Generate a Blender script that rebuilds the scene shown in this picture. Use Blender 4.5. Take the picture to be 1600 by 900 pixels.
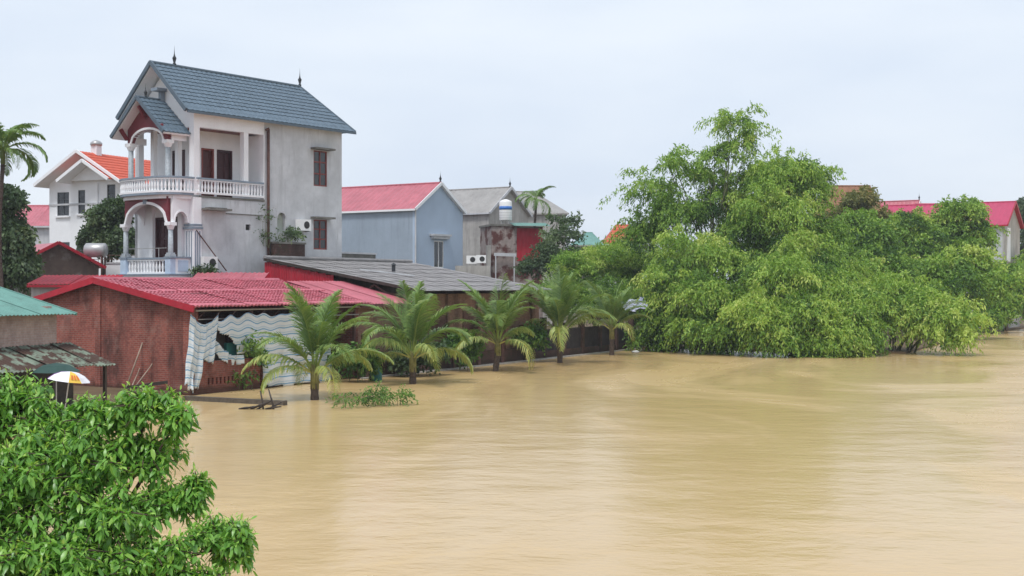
import bpy, bmesh, math, random
import numpy as np
from mathutils import Vector
PI = math.pi
R = math.radians
for o in list(bpy.data.objects): bpy.data.objects.remove(o)
S = bpy.context.scene
C = S.collection
rnd = random.Random(7)

# ------------------------------------------------------------------ camera
F, HOR, CAMH = 2000.0, 445.0, 4.2          # focal length and horizon in photo pixels, eye height above the flood
cd = bpy.data.cameras.new('camera'); cam = bpy.data.objects.new('camera', cd); C.objects.link(cam)
cam.location = (0, 0, CAMH); cam.rotation_euler = (R(90), 0, 0)
cd.sensor_width = 36; cd.lens = 36 * F / 1600; cd.shift_y = -(450 - HOR) / 1600; cd.clip_end = 6000; cd.clip_start = .1
S.camera = cam
S.render.resolution_x = 1024; S.render.resolution_y = 576

# ------------------------------------------------------------------ sky, sun, exposure
SUN_EL, SUN_AZ = R(62), R(200)             # azimuth clockwise from +Y: high, behind the camera
w = bpy.data.worlds.new('World'); S.world = w; w.use_nodes = True
nt = w.node_tree; nt.nodes.clear()
out = nt.nodes.new('ShaderNodeOutputWorld'); bg = nt.nodes.new('ShaderNodeBackground'); bg.inputs[1].default_value = .1
sky = nt.nodes.new('ShaderNodeTexSky'); sky.sky_type = 'NISHITA'; sky.sun_disc = False
sky.sun_elevation = SUN_EL; sky.sun_rotation = SUN_AZ; sky.dust_density = 4; sky.air_density = 1.2
tc = nt.nodes.new('ShaderNodeTexCoord')
mp = nt.nodes.new('ShaderNodeMapping'); mp.inputs['Scale'].default_value = (1.5, 1.5, 5)
no = nt.nodes.new('ShaderNodeTexNoise'); no.inputs['Scale'].default_value = 1.7; no.inputs['Detail'].default_value = 4; no.inputs['Roughness'].default_value = .5
rp = nt.nodes.new('ShaderNodeValToRGB')
rp.color_ramp.elements[0].position = .3; rp.color_ramp.elements[0].color = (4.75, 5.4, 6.4, 1)
rp.color_ramp.elements[1].position = .7; rp.color_ramp.elements[1].color = (6.0, 6.45, 7.0, 1)
mx = nt.nodes.new('ShaderNodeMixRGB'); mx.inputs[0].default_value = .93
L = nt.links.new
L(tc.outputs['Generated'], mp.inputs[0]); L(mp.outputs[0], no.inputs[0]); L(no.outputs[0], rp.inputs[0])
L(sky.outputs[0], mx.inputs[1]); L(rp.outputs[0], mx.inputs[2]); L(mx.outputs[0], bg.inputs[0]); L(bg.outputs[0], out.inputs[0])
sd = bpy.data.lights.new('sun', 'SUN'); sd.energy = 1.5; sd.angle = R(14); sd.color = (1, .98, .95)
sun = bpy.data.objects.new('sun', sd); C.objects.link(sun)
sdir = Vector((math.sin(SUN_AZ) * math.cos(SUN_EL), math.cos(SUN_AZ) * math.cos(SUN_EL), math.sin(SUN_EL)))
sun.rotation_euler = sdir.to_track_quat('Z', 'Y').to_euler(); sun.location = sdir * 60
S.view_settings.view_transform = 'Standard'; S.view_settings.look = 'None'; S.view_settings.exposure = .62; S.view_settings.gamma = 1
S.render.engine = 'CYCLES'

def at(px, py, Y):                         # a point of the place seen at a photo pixel, Y metres away
    return Vector(((px - 800) / F * Y, Y, CAMH - (py - HOR) / F * Y))

# ------------------------------------------------------------------ materials
MATS = {}
def nodes(name):
    m = bpy.data.materials.new(name); m.use_nodes = True
    n = m.node_tree; b = n.nodes['Principled BSDF']; MATS[name] = m
    return m, n, b
def coords(n, scale=(1, 1, 1)):
    t = n.nodes.new('ShaderNodeTexCoord'); oi = n.nodes.new('ShaderNodeObjectInfo')
    mul = n.nodes.new('ShaderNodeMath'); mul.operation = 'MULTIPLY'; mul.inputs[1].default_value = 37
    add = n.nodes.new('ShaderNodeVectorMath'); m = n.nodes.new('ShaderNodeMapping'); m.inputs['Scale'].default_value = scale
    n.links.new(oi.outputs['Random'], mul.inputs[0]); n.links.new(t.outputs['Object'], add.inputs[0]); n.links.new(mul.outputs[0], add.inputs[1])
    n.links.new(add.outputs[0], m.inputs[0]); return m.outputs[0]
def noise(n, vec, scale, detail=6, rough=.6):
    t = n.nodes.new('ShaderNodeTexNoise'); t.inputs['Scale'].default_value = scale; t.inputs['Detail'].default_value = detail; t.inputs['Roughness'].default_value = rough
    n.links.new(vec, t.inputs['Vector']); return t.outputs[0]
def ramp(n, fac, stops):
    r = n.nodes.new('ShaderNodeValToRGB'); e = r.color_ramp.elements
    while len(e) < len(stops): e.new(.5)
    for i, (p, c) in enumerate(stops): e[i].position = p; e[i].color = (*c, 1) if len(c) == 3 else c
    n.links.new(fac, r.inputs[0]); return r.outputs[0]
def mixc(n, fac, a, b, mode='MIX'):
    m = n.nodes.new('ShaderNodeMixRGB'); m.blend_type = mode
    for i, v in enumerate((fac, a, b)):
        if hasattr(v, 'is_linked'): n.links.new(v, m.inputs[i])
        else: m.inputs[i].default_value = v if i == 0 else (*v, 1)
    return m.outputs[0]
def bump(n, b, h, strength, dist=.02):
    u = n.nodes.new('ShaderNodeBump'); u.inputs['Strength'].default_value = strength; u.inputs['Distance'].default_value = dist
    n.links.new(h, u.inputs['Height']); n.links.new(u.outputs[0], b.inputs['Normal'])
def mul3(c, k): return tuple(min(1, x * k) for x in c)
def mat(name, col, rough=.75, var=.18, scale=1.6, stain=0, stain_col=(.09, .08, .07), streak=.18, lo=.5, bmp=.25, spec=.3, metal=0, second=None):
    m, n, b = nodes(name)
    v = coords(n); f = noise(n, v, scale, 8, .65)
    c = ramp(n, f, [(.3, mul3(col, 1 - var)), (.7, mul3(col, 1 + var))])
    if second:                                             # a second colour in patches of its own
        f2 = noise(n, coords(n), second[1], 5, .55); k = ramp(n, f2, [(second[2], (0, 0, 0)), (second[2] + .08, (1, 1, 1))])
        c = mixc(n, k, c, second[0])
    if stain:                                              # rain streaks and grime
        sv = coords(n, (2.2, 2.2, streak)); k = ramp(n, noise(n, sv, 1.3, 8, .7), [(lo, (0, 0, 0)), (lo + .22, (stain,) * 3)])
        k2 = ramp(n, noise(n, v, .55, 6, .65), [(.42, (.25,) * 3), (.66, (1, 1, 1))])
        c = mixc(n, mixc(n, 1., k, k2, 'MULTIPLY'), c, stain_col)
    n.links.new(c, b.inputs['Base Color'])
    b.inputs['Roughness'].default_value = rough; b.inputs['Specular IOR Level'].default_value = spec; b.inputs['Metallic'].default_value = metal
    if bmp: bump(n, b, noise(n, v, 22, 6, .7), bmp, .012)
    return m
def brick_mat(name, c1, c2, mortar, stain=.7, moss=None, axis='yz'):
    m, n, b = nodes(name)
    t = n.nodes.new('ShaderNodeTexCoord'); sp = n.nodes.new('ShaderNodeSeparateXYZ'); cb = n.nodes.new('ShaderNodeCombineXYZ')
    n.links.new(t.outputs['Object'], sp.inputs[0]); ad = n.nodes.new('ShaderNodeMath')
    n.links.new(sp.outputs[0], ad.inputs[0]); n.links.new(sp.outputs[1], ad.inputs[1])
    n.links.new(ad.outputs[0], cb.inputs[0]); n.links.new(sp.outputs[2], cb.inputs[1])
    br = n.nodes.new('ShaderNodeTexBrick'); br.inputs['Scale'].default_value = 1
    br.inputs['Brick Width'].default_value = .225; br.inputs['Row Height'].default_value = .078; br.inputs['Mortar Size'].default_value = .011; br.inputs['Bias'].default_value = -.1
    br.inputs['Color1'].default_value = (*c1, 1); br.inputs['Color2'].default_value = (*c2, 1); br.inputs['Mortar'].default_value = (*mortar, 1)
    n.links.new(cb.outputs[0], br.inputs['Vector'])
    v = coords(n)
    c = mixc(n, ramp(n, noise(n, v, 9, 4), [(.4, (0, 0, 0)), (.7, (.55,) * 3)]), br.outputs[0], mul3(c1, .6))
    k = ramp(n, noise(n, coords(n, (1, 1, .4)), .8, 8, .75), [(.43, (0, 0, 0)), (.66, (stain,) * 3)])
    c = mixc(n, k, c, (.035, .022, .02))
    k3 = ramp(n, noise(n, v, 1.3, 6, .7), [(.55, (0, 0, 0)), (.72, (.5,) * 3)])
    c = mixc(n, k3, c, mul3(mortar, 1.1))
    if moss: c = mixc(n, ramp(n, noise(n, v, .8, 8, .7), [(.5, (0, 0, 0)), (.65, (.85,) * 3)]), c, moss)
    # soaked band just above the flood
    wz = n.nodes.new('ShaderNodeMath'); wz.operation = 'MULTIPLY_ADD'; wz.inputs[1].default_value = .5; n.links.new(noise(n, v, 2.5, 4), wz.inputs[0]); n.links.new(sp.outputs[2], wz.inputs[2])
    c = mixc(n, ramp(n, wz.outputs[0], [(.42, (.75,) * 3), (.6, (0, 0, 0))]), c, (.05, .03, .022))
    n.links.new(c, b.inputs['Base Color']); b.inputs['Roughness'].default_value = .85; b.inputs['Specular IOR Level'].default_value = .2
    inv = n.nodes.new('ShaderNodeMath'); inv.operation = 'SUBTRACT'; inv.inputs[0].default_value = 1; n.links.new(br.outputs['Fac'], inv.inputs[1])
    bump(n, b, inv.outputs[0], .6, .02)
    return m
def leaf_mat(name, stops, trans=.34, rough=.5, spec=.35):
    m, n, b = nodes(name)
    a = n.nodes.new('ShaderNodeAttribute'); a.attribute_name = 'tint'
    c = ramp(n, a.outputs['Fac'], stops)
    n.links.new(c, b.inputs['Base Color']); b.inputs['Roughness'].default_value = rough; b.inputs['Specular IOR Level'].default_value = spec
    tr = n.nodes.new('ShaderNodeBsdfTranslucent'); mx = n.nodes.new('ShaderNodeMixShader'); mx.inputs[0].default_value = trans
    tcol = mixc(n, 1., c, (1.0, 1.05, .55), 'MULTIPLY'); n.links.new(tcol, tr.inputs[0])
    o = n.nodes['Material Output']; n.links.new(b.outputs[0], mx.inputs[1]); n.links.new(tr.outputs[0], mx.inputs[2]); n.links.new(mx.outputs[0], o.inputs[0])
    return m

WHITE = mat('white_plaster', (.8, .81, .83), var=.05, stain=.4, stain_col=(.38, .38, .37), lo=.58, bmp=.1)
WHITE_CLEAN = mat('white_paint', (.8, .81, .83), var=.04, bmp=.05)
CONC = mat('grey_render', (.52, .53, .55), var=.16, scale=1.1, stain=.8, stain_col=(.2, .2, .2), lo=.52, streak=.3)
CONC_WARM = mat('old_render', (.40, .385, .36), var=.2, scale=.8, stain=.9, stain_col=(.13, .12, .11), lo=.46)
CONC_DARK = mat('mossy_concrete', (.16, .155, .14), var=.4, stain=.8)
MAROON = mat('maroon_paint', (.16, .025, .035), var=.2, rough=.5)
STONE = mat('grey_stone_paint', (.36, .4, .43), var=.25, scale=9, rough=.5)
PALEBLUE = mat('pale_blue_panel', (.47, .58, .72), var=.12)
ROOF_BLUE = mat('slate_blue_tile', (.105, .15, .195), rough=.5, var=.16, scale=3, bmp=.15, spec=.4)
ROOF_TRIM = mat('slate_blue_trim', (.09, .125, .16), rough=.5, var=.15)
RAIL_TRIM = mat('grey_blue_trim', (.22, .27, .33), rough=.6, var=.15)
ROOF_RED = mat('faded_red_tile_sheet', (.47, .125, .16), rough=.4, var=.3, scale=2.5, stain=.5, stain_col=(.14, .02, .03), lo=.55, spec=.4)
RED_TRIM = mat('red_trim_sheet', (.40, .018, .035), rough=.5, var=.2, stain=.3)
ROOF_PINK = mat('pink_red_metal', (.44, .12, .15), rough=.45, var=.2, scale=1.2, stain=.5, stain_col=(.2, .05, .06), spec=.4)
ROOF_ORANGE = mat('orange_tile', (.55, .10, .055), rough=.6, var=.18, scale=5)
ROOF_RUST = mat('brown_orange_tile', (.25, .12, .065), rough=.7, var=.25, scale=3)
ROOF_MAGENTA = mat('magenta_metal', (.44, .05, .115), rough=.45, var=.1)
ROOF_GREEN = mat('green_metal', (.13, .28, .24), rough=.45, var=.18, scale=2, stain=.3)
ROOF_GREY = mat('grey_roof_sheet', (.30, .29, .28), rough=.7, var=.15, scale=.7, stain=.5)
FIBRO = mat('grey_fibre_cement', (.26, .25, .25), rough=.8, var=.25, scale=1.4, stain=.6, streak=1, stain_col=(.07, .065, .06))
MOSSY = mat('mossy_sheet', (.19, .23, .18), rough=.85, var=.35, scale=2, second=((.075, .045, .035), 2.2, .44))
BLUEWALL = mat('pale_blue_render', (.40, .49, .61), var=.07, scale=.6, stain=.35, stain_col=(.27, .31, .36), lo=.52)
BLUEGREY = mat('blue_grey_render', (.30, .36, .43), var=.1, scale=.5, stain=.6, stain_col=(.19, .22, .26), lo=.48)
BRICK = brick_mat('red_brick', (.37, .105, .075), (.24, .06, .045), (.3, .19, .16), .85)
BRICK_PALE = brick_mat('limewashed_brick', (.55, .40, .35), (.46, .31, .27), (.5, .42, .38), .4)
BRICK_BROWN = brick_mat('brown_brick', (.33, .19, .13), (.25, .13, .09), (.28, .2, .15), .75)
BRICK_MOSS = brick_mat('mossy_brick', (.12, .06, .05), (.09, .045, .04), (.1, .08, .07), .8, (.03, .04, .02))
STAINED = mat('rust_stained_wall', (.30, .25, .23), var=.3, second=((.10, .035, .03), .9, .47), stain=.8, stain_col=(.05, .03, .03))
WOODRED = mat('red_brown_frame', (.2, .045, .04), rough=.5, var=.2)
WOODDARK = mat('dark_maroon_wood', (.05, .012, .016), rough=.35, var=.3)
WOODGREY = mat('wet_grey_timber', (.10, .085, .07), rough=.6, var=.4, scale=6)
WOODBLACK = mat('wet_black_timber', (.045, .035, .03), rough=.5, var=.4, scale=6)
BAMBOO = mat('dry_bamboo', (.34, .26, .2), rough=.6, var=.3, scale=4)
CULM = mat('bamboo_culm', (.12, .13, .06), rough=.6, var=.4, scale=3)
BARK = mat('brown_bark', (.09, .065, .05), rough=.9, var=.4, scale=8, bmp=.8)
PALMBARK = mat('palm_trunk', (.075, .055, .045), rough=.9, var=.5, scale=10, bmp=.8)
STEEL = mat('galvanised_steel', (.42, .42, .42), rough=.4, var=.15, metal=.5)
RUST = mat('rusted_steel', (.11, .055, .045), rough=.7, var=.4, scale=6)
DARK = mat('dark_metal', (.03, .034, .04), rough=.5)
PLASTIC = mat('white_enamel', (.78, .78, .77), rough=.4, var=.05, bmp=0)
BLACKPL = mat('black_grille', (.03, .03, .03), rough=.5, bmp=0)
BLUEPL = mat('blue_plastic', (.05, .18, .52), rough=.4, bmp=0)
TEAL = mat('teal_plastic', (.03, .16, .15), rough=.4, bmp=0)
TARPBLUE = mat('blue_tarpaulin', (.16, .28, .68), rough=.5)
TARPPALE = mat('pale_lilac_sheet', (.5, .52, .68), rough=.5)
LAND = mat('muddy_ground', (.13, .09, .05), rough=.9, var=.3, scale=.6)
def glass_mat():
    m, n, b = nodes('dark_window_glass')
    b.inputs['Base Color'].default_value = (.03, .034, .04, 1); b.inputs['Roughness'].default_value = .06; b.inputs['Specular IOR Level'].default_value = .6
    bump(n, b, noise(n, coords(n), 1.5, 2), .06, .1); return m
GLASS = glass_mat()
def tarp_mat():
    m, n, b = nodes('striped_tarpaulin')
    uv = n.nodes.new('ShaderNodeUVMap'); sp = n.nodes.new('ShaderNodeSeparateXYZ'); n.links.new(uv.outputs[0], sp.inputs[0])
    def band(freq, ph, lo, hi):
        a = n.nodes.new('ShaderNodeMath'); a.operation = 'MULTIPLY_ADD'; a.inputs[1].default_value = freq; a.inputs[2].default_value = ph; n.links.new(sp.outputs[1], a.inputs[0])
        f = n.nodes.new('ShaderNodeMath'); f.operation = 'FRACT'; n.links.new(a.outputs[0], f.inputs[0])
        return ramp(n, f.outputs[0], [(0, (0, 0, 0)), (lo, (0, 0, 0)), (lo + .06, (1, 1, 1)), (hi, (1, 1, 1)), (min(hi + .06, 1), (0, 0, 0))])
    c = mixc(n, band(3.4, .1, .35, .52), (.82, .85, .87), (.2, .42, .62))
    c = mixc(n, band(3.4, .1, .66, .86), c, (.62, .72, .8))
    c = mixc(n, ramp(n, noise(n, coords(n), 2.5, 6), [(.55, (0, 0, 0)), (.8, (.4,) * 3)]), c, (.5, .5, .47))
    n.links.new(c, b.inputs['Base Color']); b.inputs['Roughness'].default_value = .45
    tr = n.nodes.new('ShaderNodeBsdfTranslucent'); n.links.new(c, tr.inputs[0]); mx = n.nodes.new('ShaderNodeMixShader'); mx.inputs[0].default_value = .2
    o = n.nodes['Material Output']; n.links.new(b.outputs[0], mx.inputs[1]); n.links.new(tr.outputs[0], mx.inputs[2]); n.links.new(mx.outputs[0], o.inputs[0])
    return m
TARP = tarp_mat()
def water_mat():
    m, n, b = nodes('muddy_flood_water')
    t = n.nodes.new('ShaderNodeTexCoord')
    def mapped(s, rz=0):
        mp = n.nodes.new('ShaderNodeMapping'); mp.inputs['Scale'].default_value = s; mp.inputs['Rotation'].default_value = (0, 0, rz); n.links.new(t.outputs['Object'], mp.inputs[0]); return mp.outputs[0]
    silt = noise(n, mapped((.05, .025, 1), .5), 1, 5, .55)
    c = ramp(n, silt, [(.35, (.53, .36, .16)), (.65, (.58, .42, .208))])
    n.links.new(c, b.inputs['Base Color'])
    # breeze and current: patches where the surface is more broken
    pn = n.nodes.new('ShaderNodeTexNoise'); pn.inputs['Scale'].default_value = 1.2; pn.inputs['Detail'].default_value = 6; pn.inputs['Roughness'].default_value = .55; pn.inputs['Distortion'].default_value = 1.6; n.links.new(mapped((.075, .034, 1), -.3), pn.inputs['Vector'])
    patch = ramp(n, pn.outputs[0], [(.46, (.0,) * 3), (.56, (1, 1, 1))])
    r = n.nodes.new('ShaderNodeMapRange'); r.inputs[3].default_value = .17; r.inputs[4].default_value = .28; n.links.new(patch, r.inputs[0]); n.links.new(r.outputs[0], b.inputs['Roughness'])
    b.inputs['IOR'].default_value = 1.33; b.inputs['Specular IOR Level'].default_value = .5
    w1 = noise(n, mapped((.34, .5, 1), .35), 1, 5, .6); w2 = noise(n, mapped((1.9, 2.6, 1), -.15), 1, 4, .65); w3 = noise(n, mapped((8, 9, 1)), 1, 3, .7)
    def madd(a, k, c_=None):
        q = n.nodes.new('ShaderNodeMath'); q.operation = 'MULTIPLY_ADD'; n.links.new(a, q.inputs[0]); q.inputs[1].default_value = k
        if c_ is None: q.inputs[2].default_value = 0
        else: n.links.new(c_, q.inputs[2])
        return q.outputs[0]
    h = madd(w3, .035, madd(w2, .1, madd(w1, 1.)))
    u = n.nodes.new('ShaderNodeBump'); u.inputs['Distance'].default_value = .16
    st = n.nodes.new('ShaderNodeMapRange'); st.inputs[3].default_value = .3; st.inputs[4].default_value = .7; n.links.new(patch, st.inputs[0]); n.links.new(st.outputs[0], u.inputs['Strength'])
    n.links.new(h, u.inputs['Height']); n.links.new(u.outputs[0], b.inputs['Normal'])
    return m
WATER = water_mat()
G = lambda *a: tuple(a)
LEAF_BAMBOO = leaf_mat('bamboo_leaf', [(0, (.035, .1, .02)), (.45, (.2, .36, .055)), (.8, (.4, .55, .1)), (1, (.54, .62, .17))])
LEAF_MID = leaf_mat('mid_green_leaf', [(0, (.035, .1, .025)), (.5, (.14, .27, .06)), (1, (.28, .42, .1))])
LEAF_DARK = leaf_mat('dark_leaf', [(0, (.035, .07, .03)), (.5, (.1, .16, .075)), (1, (.2, .26, .13))])
LEAF_FRONT = leaf_mat('broad_leaf', [(0, (.06, .18, .03)), (.5, (.19, .42, .07)), (.85, (.35, .58, .11)), (1, (.48, .64, .15))], .35, .33, .5)
LEAF_PALM = leaf_mat('palm_leaflet', [(0, (.09, .17, .06)), (.45, (.2, .32, .095)), (.75, (.37, .45, .14)), (1, (.62, .56, .19))], .3, .42, .4)
LEAF_OCHRE = leaf_mat('yellowing_leaf', [(0, (.1, .13, .04)), (.5, (.2, .21, .06)), (1, (.33, .28, .1))])

# ------------------------------------------------------------------ mesh helpers
class MB:
    def __init__(s): s.v = []; s.f = []; s.uv = None
    def box(s, x0, x1, y0, y1, z0, z1):
        i = len(s.v); x0, x1 = sorted((x0, x1)); y0, y1 = sorted((y0, y1)); z0, z1 = sorted((z0, z1))
        s.v += [(x0, y0, z0), (x1, y0, z0), (x1, y1, z0), (x0, y1, z0), (x0, y0, z1), (x1, y0, z1), (x1, y1, z1), (x0, y1, z1)]
        s.f += [tuple(i + k for k in q) for q in ((0, 3, 2, 1), (4, 5, 6, 7), (0, 1, 5, 4), (1, 2, 6, 5), (2, 3, 7, 6), (3, 0, 4, 7))]; return s
    def prism(s, pts, axis, a, b):                 # polygon in the other two axes, extruded along axis
        i = len(s.v); n = len(pts)
        def p(u, w_, d): return {'x': (d, u, w_), 'y': (u, d, w_), 'z': (u, w_, d)}[axis]
        s.v += [p(u, w_, a) for u, w_ in pts] + [p(u, w_, b) for u, w_ in pts]
        s.f += [tuple(range(i, i + n)), tuple(range(i + 2 * n - 1, i + n - 1, -1))]
        s.f += [(i + k, i + (k + 1) % n, i + n + (k + 1) % n, i + n + k) for k in range(n)]; return s
    def beam(s, a, b, wd, h, up=Vector((0, 0, 1))):          # rectangular bar from a to b
        a = Vector(a); b = Vector(b); d = (b - a).normalized(); sd_ = d.cross(up)
        if sd_.length < 1e-4: sd_ = Vector((1, 0, 0))
        sd_.normalize(); up2 = sd_.cross(d); i = len(s.v)
        for p in (a, b):
            for q, r_ in ((-1, -1), (1, -1), (1, 1), (-1, 1)): s.v.append(tuple(p + sd_ * q * wd / 2 + up2 * r_ * h / 2))
        s.f += [tuple(i + k for k in q) for q in ((0, 1, 2, 3), (7, 6, 5, 4), (0, 4, 5, 1), (1, 5, 6, 2), (2, 6, 7, 3), (3, 7, 4, 0))]; return s
    def tube(s, pts, rad, n=8):
        pts = [Vector(p) for p in pts]; m = len(pts)
        if not hasattr(rad, '__len__'): rad = [rad] * m
        i = len(s.v); ref = Vector((.31, .17, .93)).normalized()
        for k, p in enumerate(pts):
            d = (pts[min(k + 1, m - 1)] - pts[max(k - 1, 0)]).normalized(); a = d.cross(ref if abs(d.dot(ref)) < .97 else Vector((1, 0, 0))).normalized(); b = d.cross(a)
            for q in range(n): s.v.append(tuple(p + (a * math.cos(2 * PI * q / n) + b * math.sin(2 * PI * q / n)) * rad[k]))
        for k in range(m - 1):
            for q in range(n): s.f.append((i + k * n + q, i + k * n + (q + 1) % n, i + (k + 1) * n + (q + 1) % n, i + (k + 1) * n + q))
        s.f += [tuple(range(i + n - 1, i - 1, -1)), tuple(range(i + (m - 1) * n, i + m * n))]; return s
    def lathe(s, prof, n=12, c=(0, 0, 0)):
        i = len(s.v); m = len(prof)
        for r_, z in prof:
            for q in range(n): s.v.append((c[0] + r_ * math.cos(2 * PI * q / n), c[1] + r_ * math.sin(2 * PI * q / n), c[2] + z))
        for k in range(m - 1):
            for q in range(n): s.f.append((i + k * n + q, i + k * n + (q + 1) % n, i + (k + 1) * n + (q + 1) % n, i + (k + 1) * n + q))
        s.f += [tuple(range(i + n - 1, i - 1, -1)), tuple(range(i + (m - 1) * n, i + m * n))]; return s
    def face(s, pts):
        i = len(s.v); s.v += [tuple(p) for p in pts]; s.f.append(tuple(range(i, i + len(pts)))); return s
    def on(s, face, pos, a0, a1, z0, z1, d0, d1):  # box on a wall: face 'y' looks to -y, face 'x' looks to -x; d counted outward
        return s.box(a0, a1, pos - d1, pos - d0, z0, z1) if face == 'y' else s.box(pos - d1, pos - d0, a0, a1, z0, z1)
    def wall(s, face, pos, th, a0, a1, z0, z1, holes=()):
        us = sorted({a0, a1, *[h[0] for h in holes], *[h[1] for h in holes]}); zs = sorted({z0, z1, *[h[2] for h in holes], *[h[3] for h in holes]})
        for i in range(len(us) - 1):
            run = None
            for j in range(len(zs) - 1):
                um = (us[i] + us[i + 1]) / 2; zm = (zs[j] + zs[j + 1]) / 2
                if any(h[0] < um < h[1] and h[2] < zm < h[3] for h in holes):
                    if run is not None: s.on(face, pos, us[i], us[i + 1], run, zs[j], -th, 0); run = None
                elif run is None: run = zs[j]
            if run is not None: s.on(face, pos, us[i], us[i + 1], run, zs[-1], -th, 0)
        return s
    def mesh(s, name, smooth=False, recalc=True):
        me = bpy.data.meshes.new(name); me.from_pydata(s.v, [], s.f)
        if recalc:
            bm = bmesh.new(); bm.from_mesh(me); bmesh.ops.recalc_face_normals(bm, faces=bm.faces); bm.to_mesh(me); bm.free()
        if smooth: me.shade_smooth()
        return me
    def build(s, name, m, parent=None, smooth=False, recalc=True):
        return obj(name, s.mesh(name, smooth, recalc), m, parent)
def obj(name, me, m, parent=None):
    o = bpy.data.objects.new(name, me); C.objects.link(o); o.parent = parent
    if m is not None and not me.materials: me.materials.append(m)
    return o
def tag(o, label, cat, group=None):
    o['label'] = label; o['category'] = cat
    if group: o['group'] = group
    return o
def thing(name, label, cat, loc=(0, 0, 0), rz=0, group=None):
    o = bpy.data.objects.new(name, None); C.objects.link(o); o.location = loc; o.rotation_euler = (0, 0, rz); o.empty_display_size = .3
    return tag(o, label, cat, group)
def struct(o): o['kind'] = 'structure'; return o
def stuff(o): o['kind'] = 'stuff'; return o
def frame_angle(ux, uy): return math.atan2(uy, ux)
def tiles(mb, o, ex, ey, cols, rows, amp=.03, step=.03, x_end=None, x_start=None):
    # tile-profile sheet: o corner at the eave, ex along the eave, ey up the slope; steps per row, a wave per column
    o = Vector(o); ex = Vector(ex); ey = Vector(ey); nrm = ex.cross(ey).normalized(); K = 4; lx = ex.length; exn = ex / lx
    for r_ in range(rows):
        i = len(mb.v)
        for e in (0, 1):
            fy = (r_ + e) / rows; xe = lx if x_end is None else lx + (x_end - lx) * fy; xs = 0 if x_start is None else x_start * fy
            for c in range(cols * K + 1):
                x = max(xs, min(xe, lx * c / (cols * K))); z = amp * abs(math.cos(PI * c / K)) + (step if e == 0 else 0)
                mb.v.append(tuple(o + exn * x + ey * fy + nrm * z))
        n = cols * K + 1
        for c in range(n - 1): mb.f.append((i + c, i + c + 1, i + n + c + 1, i + n + c))
        if r_ == 0:
            j = len(mb.v)
            for c in range(n): p = Vector(mb.v[i + c]); mb.v.append(tuple(p - nrm * .06))
            for c in range(n - 1): mb.f.append((j + c, j + c + 1, i + c + 1, i + c))
        else:
            for c in range(n - 1): mb.f.append((i - n + c, i - n + c + 1, i + c + 1, i + c))
    return mb
def corrugated(wd, ln, waves, amp=.025, name='sheet', th=.012):
    mb = MB(); n = waves * 6
    for y in (0, ln):
        for c in range(n + 1): mb.v.append((wd * c / n, y, amp * math.cos(2 * PI * waves * c / n)))
    for y in (0, ln):
        for c in range(n + 1): mb.v.append((wd * c / n, y, amp * math.cos(2 * PI * waves * c / n) - th))
    m = n + 1
    for c in range(n):
        mb.f.append((c, c + 1, m + c + 1, m + c)); mb.f.append((2 * m + c, 3 * m + c, 3 * m + c + 1, 2 * m + c + 1)); mb.f.append((c, 2 * m + c, 2 * m + c + 1, c + 1)); mb.f.append((m + c, m + c + 1, 3 * m + c + 1, 3 * m + c))
    return mb.mesh(name, recalc=False)
def window(parent, face, pos, a0, a1, z0, z1, fm, cols=2, rows=(.7,), sill=None, hood=None, name='window', th=.07, glass=None):
    m = MB(); d0, d1 = -.1, -.03
    m.on(face, pos, a0, a0 + th, z0, z1, d0, d1).on(face, pos, a1 - th, a1, z0, z1, d0, d1).on(face, pos, a0 + th, a1 - th, z0, z0 + th, d0, d1).on(face, pos, a0 + th, a1 - th, z1 - th, z1, d0, d1)
    ai = [a0 + th + (a1 - a0 - 2 * th) * k / cols for k in range(cols + 1)]; zi = [z0 + th] + [z0 + (z1 - z0) * r_ for r_ in rows] + [z1 - th]
    for a in ai[1:-1]: m.on(face, pos, a - th / 2, a + th / 2, z0 + th, z1 - th, d0, d1)
    for z in zi[1:-1]: m.on(face, pos, a0 + th, a1 - th, z - th / 2, z + th / 2, d0, d1 - .004)
    wo = m.build(name, fm, parent)
    for i in range(cols):
        for j in range(len(zi) - 1): MB().on(face, pos, ai[i], ai[i + 1], zi[j], zi[j + 1], -.085, -.07).build('pane', glass or GLASS, wo)
    if sill: MB().on(face, pos, a0 - .12, a1 + .12, z0 - .12, z0, -.02, .14).build('sill', sill, wo)
    if hood: MB().on(face, pos, a0 - .22, a1 + .22, z1 + .04, z1 + .14, -.02, .45).build('hood', hood, wo)
    return wo

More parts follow.
